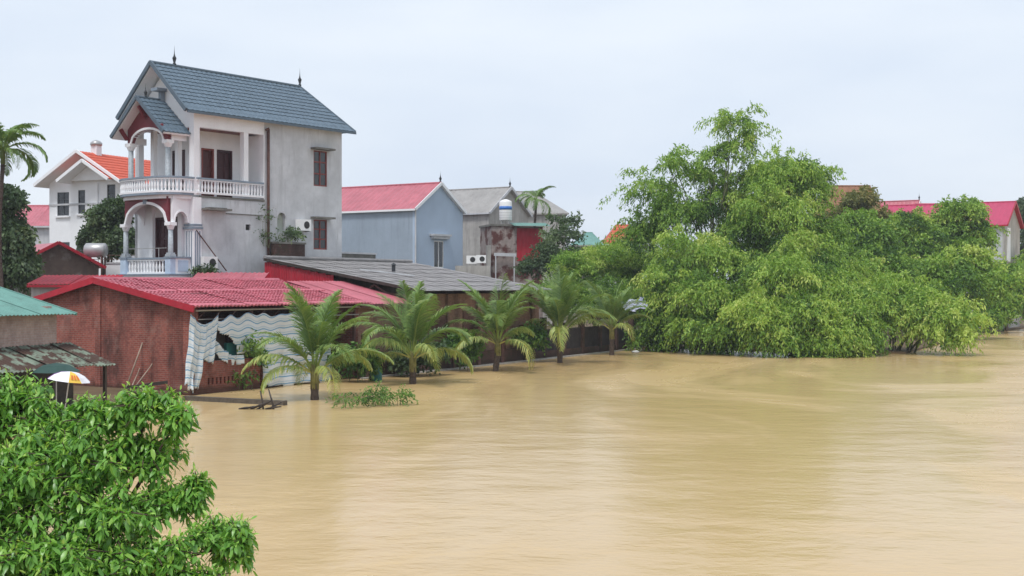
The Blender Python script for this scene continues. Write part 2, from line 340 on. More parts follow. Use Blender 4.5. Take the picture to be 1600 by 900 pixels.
# ------------------------------------------------------------------ foliage helpers (numpy)
def np_mesh(name, verts, k, tint):                  # verts (N*k,3): N faces of k corners
    nf = len(verts) // k; me = bpy.data.meshes.new(name)
    me.vertices.add(len(verts)); me.vertices.foreach_set('co', verts.astype(np.float32).ravel())
    me.loops.add(len(verts)); me.loops.foreach_set('vertex_index', np.arange(len(verts), dtype=np.int32))
    me.polygons.add(nf); me.polygons.foreach_set('loop_start', np.arange(0, len(verts), k, dtype=np.int32))
    me.update(calc_edges=True)
    a = me.attributes.new('tint', 'FLOAT', 'FACE'); a.data.foreach_set('value', np.clip(tint, 0, 1).astype(np.float32))
    return me
def unit(a): return a / np.maximum(np.linalg.norm(a, axis=-1, keepdims=True), 1e-6)
def clump_leaves(lobes, seed, leaf=(.24, .045), K=9, spray=.8, droop=1., subs=16, per=60, sub_r=.36, fill=.25, plumes=0):
    # lobes: (centre, radii, tint, density). Each lobe is a crowd of small domes of hanging sprays
    g = np.random.default_rng(seed); P = []; D = []; T = []
    for c, rad, tint, dens in lobes:
        c = np.array(c); rad = np.array(rad); ns = max(3, int(subs * dens))
        d = unit(g.normal(size=(ns, 3))); d[:, 2] = np.where(g.random(ns) < .72, np.abs(d[:, 2]), d[:, 2])
        sc = c + d * rad * (.5 + .5 * g.random((ns, 1))); sr = np.cbrt(rad.prod()) * sub_r * (.6 + .8 * g.random((ns, 1)))
        st = tint + g.normal(size=ns) * .2
        n = max(8, int(per * (.45 + .55 * min(1, dens)))); e = unit(g.normal(size=(ns, n, 3))); e[..., 2] = np.abs(e[..., 2]) * 1.0 - .25
        p = sc[:, None] + e * sr[:, None] * (.45 + .6 * g.random((ns, n, 1)))
        P.append(p.reshape(-1, 3)); D.append((e + d[:, None] * .6).reshape(-1, 3)); T.append(np.repeat(st, n))
        nf = int(ns * n * fill); q = unit(g.normal(size=(nf, 3))); P.append(c + q * rad * .8 * g.random((nf, 1)) ** .5); D.append(q); T.append(np.full(nf, tint - .25))  # inner leaves tinted darker, painting shade inside the crown
    P = np.concatenate(P); D = unit(np.concatenate(D)); T = np.concatenate(T); N = len(P)
    h = unit(D * [1, 1, .35] + g.normal(size=(N, 3)) * .45); L_ = spray * (.55 + .8 * g.random(N))
    t = np.linspace(.1, 1, K)[None, :, None]; Lk = L_[:, None, None]
    p = P[:, None] + h[:, None] * Lk * t; p[..., 2] += (Lk * (.3 * t - droop * .8 * t * t))[..., 0]
    p += g.normal(size=p.shape) * .04 * spray
    ld = h[:, None] * .45 + g.normal(size=p.shape) * .5; ld[..., 2] -= droop * (.25 + .75 * t[..., 0]); ld = unit(ld)
    sd_ = unit(np.cross(ld, g.normal(size=p.shape)))
    ll = (leaf[0] * (.6 + .7 * g.random(p.shape[:2])))[..., None]; lw = leaf[1] * (.7 + .5 * g.random(p.shape[:2]))[..., None]
    v = np.stack([p, p + ld * ll * .42 + sd_ * lw, p + ld * ll, p + ld * ll * .42 - sd_ * lw], axis=2).reshape(-1, 3)
    v[:, 2] = np.maximum(v[:, 2], .01 + .03 * g.random(len(v)))
    tint = (T[:, None] + g.normal(size=p.shape[:2]) * .14).ravel()
    if plumes:                                     # long whips that arch out of the crown and hang at the tip
        PV = []; PT = []
        for c, rad, tn, dens in lobes:
            for _ in range(plumes):
                d = unit(g.normal(size=3)); d[2] = abs(d[2]) * 1.1 + .1; d = unit(d); s = np.array(c) + d * np.array(rad) * (.75 + .2 * g.random()); L1 = 1.1 + 1.5 * g.random(); m_ = int(34 * L1)
                t1 = g.random(m_) ** .8; q = s + d * [1, 1, .8] * L1 * t1[:, None]; q[:, 2] += L1 * (.25 * t1 - .75 * t1 ** 2.2); q += g.normal(size=q.shape) * (.05 + .09 * t1[:, None])
                l1 = g.normal(size=q.shape) * .5 + d * .4; l1[:, 2] -= .4 + .7 * t1; l1 = unit(l1); s1 = unit(np.cross(l1, g.normal(size=q.shape))); a1 = leaf[0] * (.6 + .7 * g.random((m_, 1))); b1 = leaf[1] * (.7 + .5 * g.random((m_, 1)))
                PV.append(np.stack([q, q + l1 * a1 * .42 + s1 * b1, q + l1 * a1, q + l1 * a1 * .42 - s1 * b1], axis=1).reshape(-1, 3)); PT.append(tn + .08 + g.normal(size=m_) * .15)
        PV = np.concatenate(PV); PV[:, 2] = np.maximum(PV[:, 2], .02); v = np.concatenate([v, PV]); tint = np.concatenate([tint] + PT)
    return v, tint
def lobe(px, py, rx, rz, Y, tint=.5, dens=1., ry=None):
    c = at(px, py, Y); k = Y / F; return (tuple(c), (rx * k, (ry if ry else max(rx, rz) * .85) * k, rz * k), tint, dens)
def shrink(ls, f, dd=1.): return [(c, tuple(q * f for q in r_), t, d * dd) for c, r_, t, d in ls]
def tree(name, label, cat, base, lobes, seed, leafmat, trunk_mat=BARK, group=None, trunk_r=.16, culms=None, **kw):
    lobes = shrink(lobes, .84); t = thing(name, label, cat, base, 0, group); b = Vector(base); m = MB(); g = random.Random(seed)
    if culms:                                      # many thin stems from one foot
        for k in range(culms):
            lb = lobes[k % len(lobes)]; e = Vector(lb[0]) + Vector((g.uniform(-.4, .4) * lb[1][0], g.uniform(-.4, .4) * lb[1][1], lb[1][2] * .6)) - b
            s = Vector((g.uniform(-.9, .9), g.uniform(-.7, .7), -.6)); mid = s.lerp(e, .5); mid.z += .18 * e.length
            m.tube([s, s.lerp(mid, .5) + Vector((0, 0, .05 * e.length)), mid, e.lerp(mid, .4), e], [.06, .055, .05, .035, .012], 6)
    else:
        fork = Vector((0, 0, max(.8, min(l[0][2] for l in lobes) * .55 - b.z)))
        m.tube([(0, 0, -.6), fork * .5 + Vector((.06, .03, 0)), fork], [trunk_r * 1.2, trunk_r, trunk_r * .85], 9)
        for lb in lobes:
            e = Vector(lb[0]) - b; mid = fork.lerp(e, .5) + Vector((g.uniform(-.2, .2), g.uniform(-.2, .2), .1 * e.length)); m.tube([fork - Vector((0, 0, .1)), mid, e], [trunk_r * .6, trunk_r * .4, trunk_r * .12], 6)
    m.build('trunk', trunk_mat, t, True)
    v, tint = clump_leaves(lobes, seed, **kw); v = v - np.array(base)
    obj('crown', np_mesh('crown', v, 4, tint), leafmat, t)
    return t

# ================================================================== SETTING
gm = MB().face([(-3000, -300, -1.5), (3000, -300, -1.5), (3000, 4000, -1.5), (-3000, 4000, -1.5)]).build('ground', LAND); struct(gm)
wm = MB().face([(-1500, -200, 0), (1500, -200, 0), (1500, 2500, 0), (-1500, 2500, 0)]).build('flood_water', WATER); struct(wm)
shore = [(-12.6, 48.9), (-7.3, 57.3), (-6.2, 58.6), (8.3, 84.5), (13, 83), (19, 79), (24, 78), (30, 90), (41, 110), (60, 140), (110, 190), (400, 500), (900, 2400), (-1400, 2400), (-1400, 60), (-40, 24), (-18, 28), (-13.6, 40)]
lm = MB().prism(shore, 'z', -1.4, .12).build('land', LAND); struct(lm)
# ================================================================== PARTS
# ================================================================== THREE-STOREY HOUSE
H = thing('villa', 'tall narrow white and grey house with slate blue tiled roof and balustraded balconies', 'house', (-15.66, 63, 0), frame_angle(.6083, .7936))
Wd, Ln, X1 = 4.7, 10.2, 4.55
m = MB(); m.wall('y', 0, .22, .3, Ln, .1, 8.5, [(8.06, 9.07, 6.12, 7.75), (3.3, 3.62, 7.0, 7.3), (5.44, 6.02, 7.0, 8.05)]); m.wall('y', 0, .22, X1, Ln, 8.5, 12.7, [(8.06, 9.07, 9.57, 11.5)])
m.build('side_wall', CONC, H)
MB().box(X1, Ln - .02, Wd - .2, Wd, 8.5, 12.7).box(0, Ln - .02, Wd - .2, Wd, .1, 8.5).build('far_side_wall', CONC, H)
MB().box(Ln - .2, Ln - .003, .22, Wd - .2, .1, 12.7).build('rear_wall', CONC, H)
MB().box(.22, Ln - .2, .22, Wd - .2, 4.45, 4.6).box(0, Ln - .2, .22, Wd - .2, 8.5, 8.64).build('floor_slab', WHITE, H)
MB().box(.5, Ln - .2, .25, Wd - .2, 12.56, 12.66).build('ceiling_slab', WHITE, H)
m = MB().on('y', 0, 5.4, 6.06, 6.9, 8.1, -.24, -.2); m.build('niche_back', mat('niche_greenish', (.42, .46, .4), stain=.5), H)
ap = [(5.4, 7.72)] + [(5.73 + .29 * math.cos(a), 7.72 + .29 * math.sin(a)) for a in [PI - PI * k / 10 for k in range(11)]] + [(6.06, 7.72), (6.06, 8.1), (5.4, 8.1)]
MB().prism(ap, 'y', -.03, .1).build('niche_arch', CONC, H)
MB().on('y', 0, 3.28, 3.64, 6.98, 7.32, -.2, -.12).build('vent_opening', BLACKPL, H)
# first floor front wall and door
m = MB(); m.wall('x', 0, .22, .22, Wd, 4.5, 8.5, [(1.2, 3.0, 4.75, 7.6)]); m.wall('x', 0, .22, .22, Wd, .1, 4.45); m.build('front_wall', WHITE, H)
mat('dark_red_door', (.085, .028, .028), rough=.4)
def door(face, pos, a0, a1, z0, z1, leaves, m_=WOODDARK):
    d = MB().on(face, pos, a0, a1, z0, z1, -.2, -.12).build('door', m_, H); n = leaves; wl = (a1 - a0) / n
    for k in range(n):
        for (q0, q1) in ((.06, .30), (.34, .62), (.66, .94)):
            MB().on(face, pos, a0 + k * wl + .07, a0 + (k + 1) * wl - .07, z0 + (z1 - z0) * q0, z0 + (z1 - z0) * q1, -.13, -.095).build('panel', m_, d)
    MB().on(face, pos, a0 - .09, a0, z0, z1 + .09, -.15, .03).on(face, pos, a1, a1 + .09, z0, z1 + .09, -.15, .03).on(face, pos, a0, a1, z1, z1 + .09, -.15, .03).build('door_frame', WOODRED if m_ is not WOODDARK else WOODDARK, d)
    return d
door('x', 0, 1.29, 2.91, 4.75, 7.5, 3)
# corner pilaster with flutes
MB().box(-.06, .42, -.06, .62, 4.3, 8.52).build('corner_pilaster', WHITE_CLEAN, H)
for k in range(3): MB().box(.02 + k * .13, .08 + k * .13, -.085, -.058, 5.0, 6.85).box(-.085, -.058, .06 + k * .18, .12 + k * .18, 5.0, 6.85).build('flute', RAIL_TRIM, H)
MB().box(-.14, .48, -.13, .68, 6.95, 7.05).box(-.1, .45, -.1, .65, 7.1, 7.2).build('capital', RAIL_TRIM, H)
# porch on the first floor
MB().box(-1.35, .0, .15, 4.3, 4.45, 4.66).box(-1.2, 0, .3, 4.15, 4.2, 4.45).build('porch_slab', WHITE, H)
MB().box(-1.4, -.003, .1, 4.35, 4.66, 4.74).build('porch_edge', RAIL_TRIM, H)
def column(x, y, z0, z1, r=.13, m_=STONE):
    c = MB().lathe([(r * 1.05, z0), (r, z0 + .3), (r * .9, z1 - .35)], 14, (x, y, 0)).build('column', m_, H, True)
    MB().box(x - .19, x + .19, y - .19, y + .19, z0 - .02, z0 + .14).box(x - .15, x + .15, y - .15, y + .15, z0 + .14, z0 + .22).build('column_base', STONE, c)
    MB().lathe([(r, z1 - .36), (r * 1.5, z1 - .2), (r * 1.6, z1 - .16)], 14, (x, y, 0)).box(x - .21, x + .21, y - .21, y + .21, z1 - .16, z1).build('column_capital', WHITE_CLEAN, c)
    return c
for y in (.38, 3.95): column(-1.1, y, 5.55, 7.25)
MB().box(-.16, -.002, 3.05, 3.35, 4.74, 8.4).build('inner_pilaster', WHITE_CLEAN, H); MB().box(-.16, -.002, .75, 1.05, 4.74, 8.4).build('inner_pilaster', WHITE_CLEAN, H)
def arch_panel(name, axis, c0, c1, spring, rise, top, d0, d1, m_):      # flat panel whose lower edge is an arch
    n = 18; pts = [(c0 + (c1 - c0) * k / n, spring + rise * math.sqrt(max(0, 1 - (2 * k / n - 1) ** 2))) for k in range(n + 1)]
    return MB().prism([(c0 - .12, spring), *pts, (c1 + .12, spring), (c1 + .12, top), (c0 - .12, top)], axis, d0, d1).build(name, m_, H)
def arch_band(c0, c1, spring, rise, th, axis, d0, d1):
    n = 18; i = [(c0 + (c1 - c0) * k / n, spring + rise * math.sqrt(max(0, 1 - (2 * k / n - 1) ** 2))) for k in range(n + 1)]
    o_ = [(c0 - th + (c1 - c0 + 2 * th) * k / n, spring + (rise + th) * math.sqrt(max(0, 1 - (2 * k / n - 1) ** 2))) for k in range(n + 1)]
    return MB().prism(i + o_[::-1], axis, d0, d1).build('arch_moulding', WHITE_CLEAN, H)
arch_panel('arch_panel', 'x', .58, 3.75, 7.25, .95, 8.52, -1.22, -1.0, MAROON); arch_band(.58, 3.75, 7.25, .93, .13, 'x', -1.28, -.95)
MB().box(-1.31, -1.22, 2.05, 2.3, 8.2, 8.5).build('keystone', RAIL_TRIM, H)
arch_panel('side_arch_panel', 'y', -.95, -.18, 7.25, .55, 8.52, .25, .42, WHITE_CLEAN); arch_band(-.95, -.18, 7.25, .53, .07, 'y', .22, .45)
arch_panel('side_arch_panel', 'y', -.95, -.05, 7.25, .55, 8.52, 3.9, 4.05, WHITE_CLEAN)
MB().box(-1.0, 0, .42, 3.9, 8.42, 8.5).build('porch_ceiling', WHITE, H)
# balustrade helpers
bal_prof = [(.05, 0), (.055, .05), (.035, .08), (.06, .2), (.066, .28), (.045, .42), (.032, .5), (.05, .55), (.05, .6)]
BAL = MB().lathe(bal_prof, 8).mesh('baluster', True); BAL.materials.append(WHITE_CLEAN)
def balustrade(path, z, spacing, rail_m, h=.6, shaped=True):
    path = [Vector((*p, 0)) for p in path]; seg = [(path[i + 1] - path[i]).length for i in range(len(path) - 1)]; tot = sum(seg)
    rm = MB(); bm_ = MB()
    for i in range(len(path) - 1):
        a, b = path[i].copy(), path[i + 1].copy(); e = (b - a).normalized() * .05
        rm.beam(a - e + Vector((0, 0, z + h + .14)), b + e + Vector((0, 0, z + h + .14)), .2, .09); bm_.beam(a - e + Vector((0, 0, z + .04)), b + e + Vector((0, 0, z + .04)), .17, .1)
        bm_.beam(a - e + Vector((0, 0, z + h + .06)), b + e + Vector((0, 0, z + h + .06)), .15, .06)
    rm.build('handrail', rail_m, H); bm_.build('balcony_kerb', WHITE_CLEAN, H)
    n = int(tot / spacing)
    for k in range(n):
        s = (k + .5) * tot / n
        for i, q in enumerate(seg):
            if s <= q: p = path[i].lerp(path[i + 1], s / q); break
            s -= q
        o = obj('baluster', BAL, None, H); o.location = (p.x, p.y, z + .07); o.scale = (1, 1, (h - .05) / .6)
front_path = [(-.05, .02), (-.7, .06), (-1.2, .3), (-1.5, .85), (-1.58, 1.6), (-1.58, 2.8), (-1.5, 3.6), (-1.2, 4.2), (-.7, 4.5), (-.05, 4.6)]
balustrade(front_path, 8.72, .19, RAIL_TRIM)
balustrade([(.2, .0), (X1 - .15, .0)], 8.72, .2, RAIL_TRIM)
MB().prism([(x * 1.05, y if 0.3 < y < 4.3 else y + (.06 if y > 2 else -.06)) for x, y in front_path], 'z', 8.6, 8.72).build('balcony_slab', RAIL_TRIM, H)
MB().prism([(x * .93, 2.3 + (y - 2.3) * .97) for x, y in front_path], 'z', 8.42, 8.6).build('balcony_soffit', WHITE, H)
for y0, y1 in ((.2, .62), (3.75, 4.2)):
    MB().box(-1.26, -.95, y0, y1, 4.74, 5.5).build('balustrade_pier', PALEBLUE, H)
MB().box(-.95, -.06, .2, .36, 4.74, 5.5).build('balustrade_pier', WHITE_CLEAN, H); MB().box(-.8, -.2, .17, .2, 4.85, 5.4).build('balustrade_panel', PALEBLUE, H)
balustrade([(-1.1, .62), (-1.1, 3.75)], 4.74, .24, RAIL_TRIM, .62)
MB().box(-1.3, -.06, .12, .66, 5.5, 5.58).build('pier_cap', RAIL_TRIM, H); MB().box(-1.3, -.9, 3.7, 4.25, 5.5, 5.58).build('pier_cap', RAIL_TRIM, H)
MB().tube([(-1.1, .7, 6.0), (-1.1, 3.7, 6.0)], .018, 6).tube([(-1.1, 1.3, 5.5), (-1.1, 1.3, 6.0)], .018, 6).tube([(-1.1, 3.2, 5.5), (-1.1, 3.2, 6.0)], .018, 6).build('railing_bar', STEEL, H)
# top storey loggia
MB().box(0, .36, 0, .36, 8.64, 12.0).build('corner_pillar', WHITE, H)
MB().box(3.2, 3.5, .02, .32, 8.72, 12.0).build('side_pillar', WHITE_CLEAN, H)
MB().box(0, X1, .0, .3, 12.0, 12.7).build('lintel', WHITE, H)
MB().box(.36, X1 - .06, .3, 1.6, 12.06, 12.1).box(.36, 1.2, 1.6, 4.38, 12.06, 12.1).build('loggia_ceiling', mat('brown_ceiling', (.2, .09, .08)), H)
MB().box(X1 - .06, X1 - .002, -.02, 1.6, 8.64, 12.0).build('return_wall', WHITE_CLEAN, H)
m = MB(); m.wall('y', 1.6, .15, 1.2, X1 - .06, 8.64, 12.5, [(1.75, 2.55, 8.75, 11.2), (2.75, 3.75, 8.75, 11.2)]); m.build('loggia_wall', WHITE, H)
m = MB(); m.wall('x', 1.2, .15, 1.6, Wd - .2, 8.64, 12.5, [(2.2, 3.2, 8.75, 11.1)]); m.build('loggia_front_wall', WHITE, H)
door('y', 1.6, 1.84, 2.46, 8.75, 11.1, 1, MATS['dark_red_door']); door('y', 1.6, 2.84, 3.66, 8.75, 11.1, 2); door('x', 1.2, 2.29, 3.11, 8.75, 11.0, 2)
MB().box(0, .3, 4.38, Wd, 8.64, 12.0).build('far_pillar', WHITE, H)
MB().box(.02, .26, 1.25, 1.5, 8.72, 12.0).build('front_pillar', WHITE_CLEAN, H); MB().box(.02, .26, 3.2, 3.45, 8.72, 12.0).build('front_pillar', WHITE_CLEAN, H)
MB().prism([(.3, 12.0), (Wd, 12.0), (Wd, 12.78), (2.35, 14.95), (.0, 12.78), (0, 12.7), (.3, 12.7)], 'x', .02, .22).build('gable_wall', WHITE, H)
# main roof
EZ, RZ, RY, EY0, EY1, RX0, RX1, RXR = 12.7, 15.28, 2.35, -.42, 5.12, -.75, 10.85, 9.25
def roof_slab(pts, th, m_, name, par):
    n = (Vector(pts[1]) - Vector(pts[0])).cross(Vector(pts[2]) - Vector(pts[0])).normalized()
    if n.z < 0: n = -n
    i = MB(); i.face(pts); i.face([tuple(Vector(p) - n * th) for p in pts][::-1]); k = len(pts)
    for q in range(k): i.face([pts[q], pts[(q + 1) % k], tuple(Vector(pts[(q + 1) % k]) - n * th), tuple(Vector(pts[q]) - n * th)])
    return i.build(name, m_, par)
rf = tiles(MB(), (RX0, EY0, EZ), (RX1 - RX0, 0, 0), (0, RY - EY0, RZ - EZ), 36, 12, .03, .035, x_end=RXR - RX0).build('roof', ROOF_BLUE, H, recalc=False)
tiles(MB(), (RX1, EY1, EZ), (RX0 - RX1, 0, 0), (0, RY - EY1, RZ - EZ), 36, 12, .03, .035, x_start=RX1 - RXR).build('far_slope', ROOF_BLUE, rf, recalc=False)
tiles(MB(), (RX1, EY0, EZ), (0, EY1 - EY0, 0), (RXR - RX1, 0, RZ - EZ), 18, 10, .03, .035, x_end=(EY1 - EY0) / 2, x_start=(EY1 - EY0) / 2).build('hip_end', ROOF_BLUE, rf, recalc=False)
roof_slab([(RX0, EY0, EZ - .03), (RX1, EY0, EZ - .03), (RXR, RY, RZ - .03), (RX0, RY, RZ - .03)], .1, WHITE, 'soffit', rf)
roof_slab([(RX0, EY1, EZ - .03), (RX1, EY1, EZ - .03), (RXR, RY, RZ - .03), (RX0, RY, RZ - .03)], .1, WHITE, 'soffit', rf)
MB().beam((RX0 - .06, EY0, EZ), (RX0 - .06, RY, RZ + .02), .1, .2).build('barge_board', ROOF_TRIM, rf); MB().beam((RX0 - .06, EY1, EZ), (RX0 - .06, RY, RZ + .02), .1, .2).build('barge_board', ROOF_TRIM, rf)
MB().tube([(RX0 - .1, RY, RZ + .03), (RXR, RY, RZ + .03)], .09, 8).tube([(RXR, RY, RZ + .03), (RX1, EY0, EZ + .03)], .07, 8).tube([(RXR, RY, RZ + .03), (RX1, EY1, EZ + .03)], .07, 8).build('ridge_cap', ROOF_TRIM, rf)
MB().box(RX0, RX1, EY0 - .07, EY0 - .01, EZ - .12, EZ + .0).build('gutter', ROOF_TRIM, rf)
FIN = [(.07, 0), (.1, .06), (.05, .12), (.09, .3), (.11, .36), (.05, .46), (.022, .58), (.008, .8), (.003, 1.0)]
for x in (.65, RXR): MB().lathe(FIN, 10, (x, RY, RZ + .06)).build('finial', DARK, rf, True)
MB().box(-.6, -.0, 2.1, 2.6, 13.9, 14.05).box(-.25, -.0, 2.25, 2.45, 13.3, 13.9).build('gable_bracket', RAIL_TRIM, H)
# porch gable roof on the balcony
PX0, PZ0, PZ1, PY0, PY1 = -1.6, 11.62, 13.45, .25, 4.45
pr = tiles(MB(), (PX0, PY0, PZ0), (1.6, 0, 0), (0, RY - PY0, PZ1 - PZ0), 6, 8, .03, .035).build('porch_roof', ROOF_BLUE, H, recalc=False)
tiles(MB(), (0, PY1, PZ0), (-1.6, 0, 0), (0, RY - PY1, PZ1 - PZ0), 6, 8, .03, .035).build('far_slope', ROOF_BLUE, pr, recalc=False)
for y in (PY0, PY1):
    roof_slab([(PX0, y, PZ0 - .03), (-.01, y, PZ0 - .03), (-.01, RY, PZ1 - .03), (PX0, RY, PZ1 - .03)], .09, WHITE, 'soffit', pr)
    MB().beam((PX0 - .05, y, PZ0), (PX0 - .05, RY, PZ1 + .02), .08, .17).build('barge_board', ROOF_TRIM, pr)
MB().tube([(PX0 - .1, RY, PZ1 + .03), (-.0, RY, PZ1 + .03)], .07, 8).build('ridge_cap', ROOF_TRIM, pr)
MB().lathe([(r_ * .8, z * .7) for r_, z in FIN], 10, (-1.1, RY, PZ1 + .05)).build('finial', DARK, pr, True)
n = 16; pts = [(.98 + (3.5 - .98) * k / n, 11.3 + .6 * math.sqrt(max(0, 1 - (2 * k / n - 1) ** 2))) for k in range(n + 1)]
MB().prism([(.62, 11.3), *pts, (3.85, 11.3), (3.85, 12.05), (2.35, 13.25), (.62, 11.9)], 'x', -1.07, -.9).build('porch_gable_panel', MAROON, H); arch_band(.98, 3.5, 11.3, .6, .11, 'x', -1.12, -.85)
for y in (.62, 2.35, 3.85): MB().beam((-1.1, y, 11.5 if y != 2.35 else 12.5), (-1.5, y, 12.0 if y != 2.35 else 13.05), .14, .16).build('roof_bracket', MAROON, H)
MB().box(-.9, -.0, .55, .75, 11.3, 11.62).build('porch_beam', WHITE_CLEAN, H); MB().box(-.9, 0, 3.75, 3.95, 11.3, 11.62).build('porch_beam', WHITE_CLEAN, H)
for y in (.74, 3.7): column(-.98, y, 8.72, 11.3, .14)
# fittings on the side wall
window(H, 'y', 0, 8.06, 9.07, 9.57, 11.5, WOODRED, 2, (.35, .68), hood=CONC_DARK); window(H, 'y', 0, 8.06, 9.07, 6.12, 7.75, WOODRED, 2, (.35, .68), hood=CONC_DARK)
MB().box(.45, 2.0, -.5, 0, 7.9, 8.0).box(.7, 1.8, -.35, 0, 8.0, 8.05).build('ledge', CONC_DARK, H)
MB().box(2.0, X1 - .1, -.05, 0, 7.78, 7.82).box(.3, X1, -.04, 0, 8.52, 8.62).build('wall_band', CONC_DARK, H)
MB().tube([(4.75, -.1, 12.3), (4.75, -.1, 5.2)], .075, 8).tube([(4.55, -.14, 12.25), (4.75, -.1, 12.35), (4.78, -.1, 12.2)], .06, 8).build('drainpipe', RUST, H, True)
MB().tube([(.1, -.06, 6.9), (1.75, -.35, 4.9)], .03, 6).build('stay_pole', RUST, H)
def aircon(name, label, parent_loc, rz, w_=.85, h=.6, group='outdoor air conditioners'):
    a = thing(name, label, 'air conditioner', parent_loc, rz, group)
    MB().box(0, w_, -.32, 0, 0, h).build('casing', PLASTIC, a)
    MB().prism([(w_ * .62 + .2 * math.cos(k * PI / 9), h / 2 + .2 * math.sin(k * PI / 9)) for k in range(18)], 'y', -.335, -.322).build('fan_grille', BLACKPL, a)
    for x in (.12, w_ - .12): MB().beam((x, -.36, -.04), (x, 0.02, -.04), .04, .05).build('bracket', STEEL, a)
    return a
def hloc(x, y, z): a = H.rotation_euler.z; return (H.location.x + x * math.cos(a) - y * math.sin(a), H.location.y + x * math.sin(a) + y * math.cos(a), z)
aircon('air_conditioner', 'white air conditioner unit high on the grey wall beside the arched niche', hloc(6.7, -.03, 7.1), H.rotation_euler.z)
aircon('air_conditioner', 'white air conditioner unit low on the grey wall by the fluted corner pilaster', hloc(.35, -.03, 5.0), H.rotation_euler.z)
g1 = thing('garden_wall', 'short red-brown brick wall with plants on top against the grey house', 'wall', hloc(4.9, -.45, 0), H.rotation_euler.z)
MB().box(0, 2.1, 0, .35, .1, 6.35).build('brickwork', BRICK_MOSS, g1); MB().box(-.05, 2.15, -.05, .4, 6.35, 6.45).build('coping', CONC_DARK, g1)

# ================================================================== BRICK SHED WITH RED ROOF
K = thing('brick_shed', 'low red brick shed with faded red tile-sheet roof standing in the flood', 'shed', (-12.2, 48.6, 0), frame_angle(.5145, .8575))
SL, SW, SR = 10.4, 8.6, 5.0; zE, zR, zB = 3.42, 4.36, 3.62
MB().prism([(0, -.8), (SW, -.8), (SW, zB - .05), (SR, zR - .07), (0, zE - .05)], 'x', 0, .22).build('gable_wall', BRICK, K)
MB().box(-.05, .35, -.04, .35, -.8, zE - .08).build('brick_pier', BRICK, K); MB().box(-.06, .22, SR - .1, SR + .2, -.8, zR - .2).build('brick_pier', BRICK, K)
MB().box(.22, SL, SW - .22, SW, -.8, zB - .1).box(SL - .22, SL, .1, SW - .22, -.8, zE - .1).build('rear_wall', BRICK, K)
m = MB(); m.wall('y', 0, .2, .35, 4.9, -.8, 1.25, [(.9 + .22 * k, 1.0 + .22 * k, .35, .6) for k in range(7)] + [(3.2 + .22 * k, 3.3 + .22 * k, .35, .6) for k in range(6)]); m.build('dwarf_wall', BRICK, K)
MB().box(.35, 4.9, .2, .24, -.8, 1.2).build('wall_lining', WOODBLACK, K)
for x in (3.4, 6.8, SL - .3): MB().box(x, x + .12, .05, .17, -.8, zE - .12).build('post', RUST, K)
MB().tube([(.2, -.05, zE - .2), (SL, -.05, zE - .2)], .04, 8).tube([(.2, .05, zE - .55), (SL, .05, zE - .55)], .025, 8).build('eave_beam', STEEL, K)
for k in range(12): MB().beam((.4 + k * .85, .0, zE - .5), (.8 + k * .85, 0, zE - .22), .03, .03).build('truss_web', RUST, K)
aF = math.atan2(zR - zE, SR); aB = math.atan2(zR - zB, SW - SR)
SHT = tiles(MB(), (0, 0, 0), (1.0, 0, 0), (0, 2.86, 0), 5, 9, .05, .05).mesh('roof_sheet', recalc=False); SHT.materials.append(ROOF_RED)
cols = 11; wS = (SL + .55) / cols
for r_ in range(2):
    for c in range(cols):
        o = obj('roof_sheet', SHT, None, K); d0 = -.45 + r_ * 2.72; j = rnd.uniform
        o.location = (-.3 + c * wS - .02, d0 * math.cos(aF) + j(-.04, .03), zE + d0 * math.sin(aF) + r_ * .028 + j(0, .015)); o.rotation_euler = (aF + j(-.006, .004), j(-.012, .012), j(-.008, .008)); o.scale = (wS + .03, 1, 1)
SHB = tiles(MB(), (0, 0, 0), (1.0, 0, 0), (0, 4.1, 0), 5, 13, .03, .03).mesh('roof_sheet', recalc=False); SHB.materials.append(ROOF_RED)
for c in range(cols):
    o = obj('roof_sheet', SHB, None, K); o.location = (-.3 + (c + 1) * wS, SW + .35, zB - .35 * math.tan(aB)); o.rotation_euler = (aB, 0, PI); o.scale = (wS + .01, 1, 1)
rc = MB().tube([(-.32, SR, zR + .05), (SL + .25, SR, zR + .05)], .11, 8).build('ridge_cap', ROOF_RED, K)
MB().beam((-.33, -.5, zE - .14), (-.33, SR, zR + .02), .05, .24).build('barge_board', RED_TRIM, K); MB().beam((-.33, SW + .3, zB - .12), (-.33, SR, zR + .02), .05, .24).build('barge_board', RED_TRIM, K)
for (x, y, l, a) in ((1.5, 1.9, 1.5, .1), (3.2, 2.4, .9, -.2), (5.2, 2.3, 1.3, .12), (2.4, 1.5, .8, .05), (7.2, 2.35, 1.1, .08), (4.6, 1.2, .6, 0)):
    z = zE + y * math.tan(aF) + .075; MB().beam((x, y, z), (x + l, y + a, z + a * math.tan(aF)), .05, .02).build('lifted_seam', RUST, K)

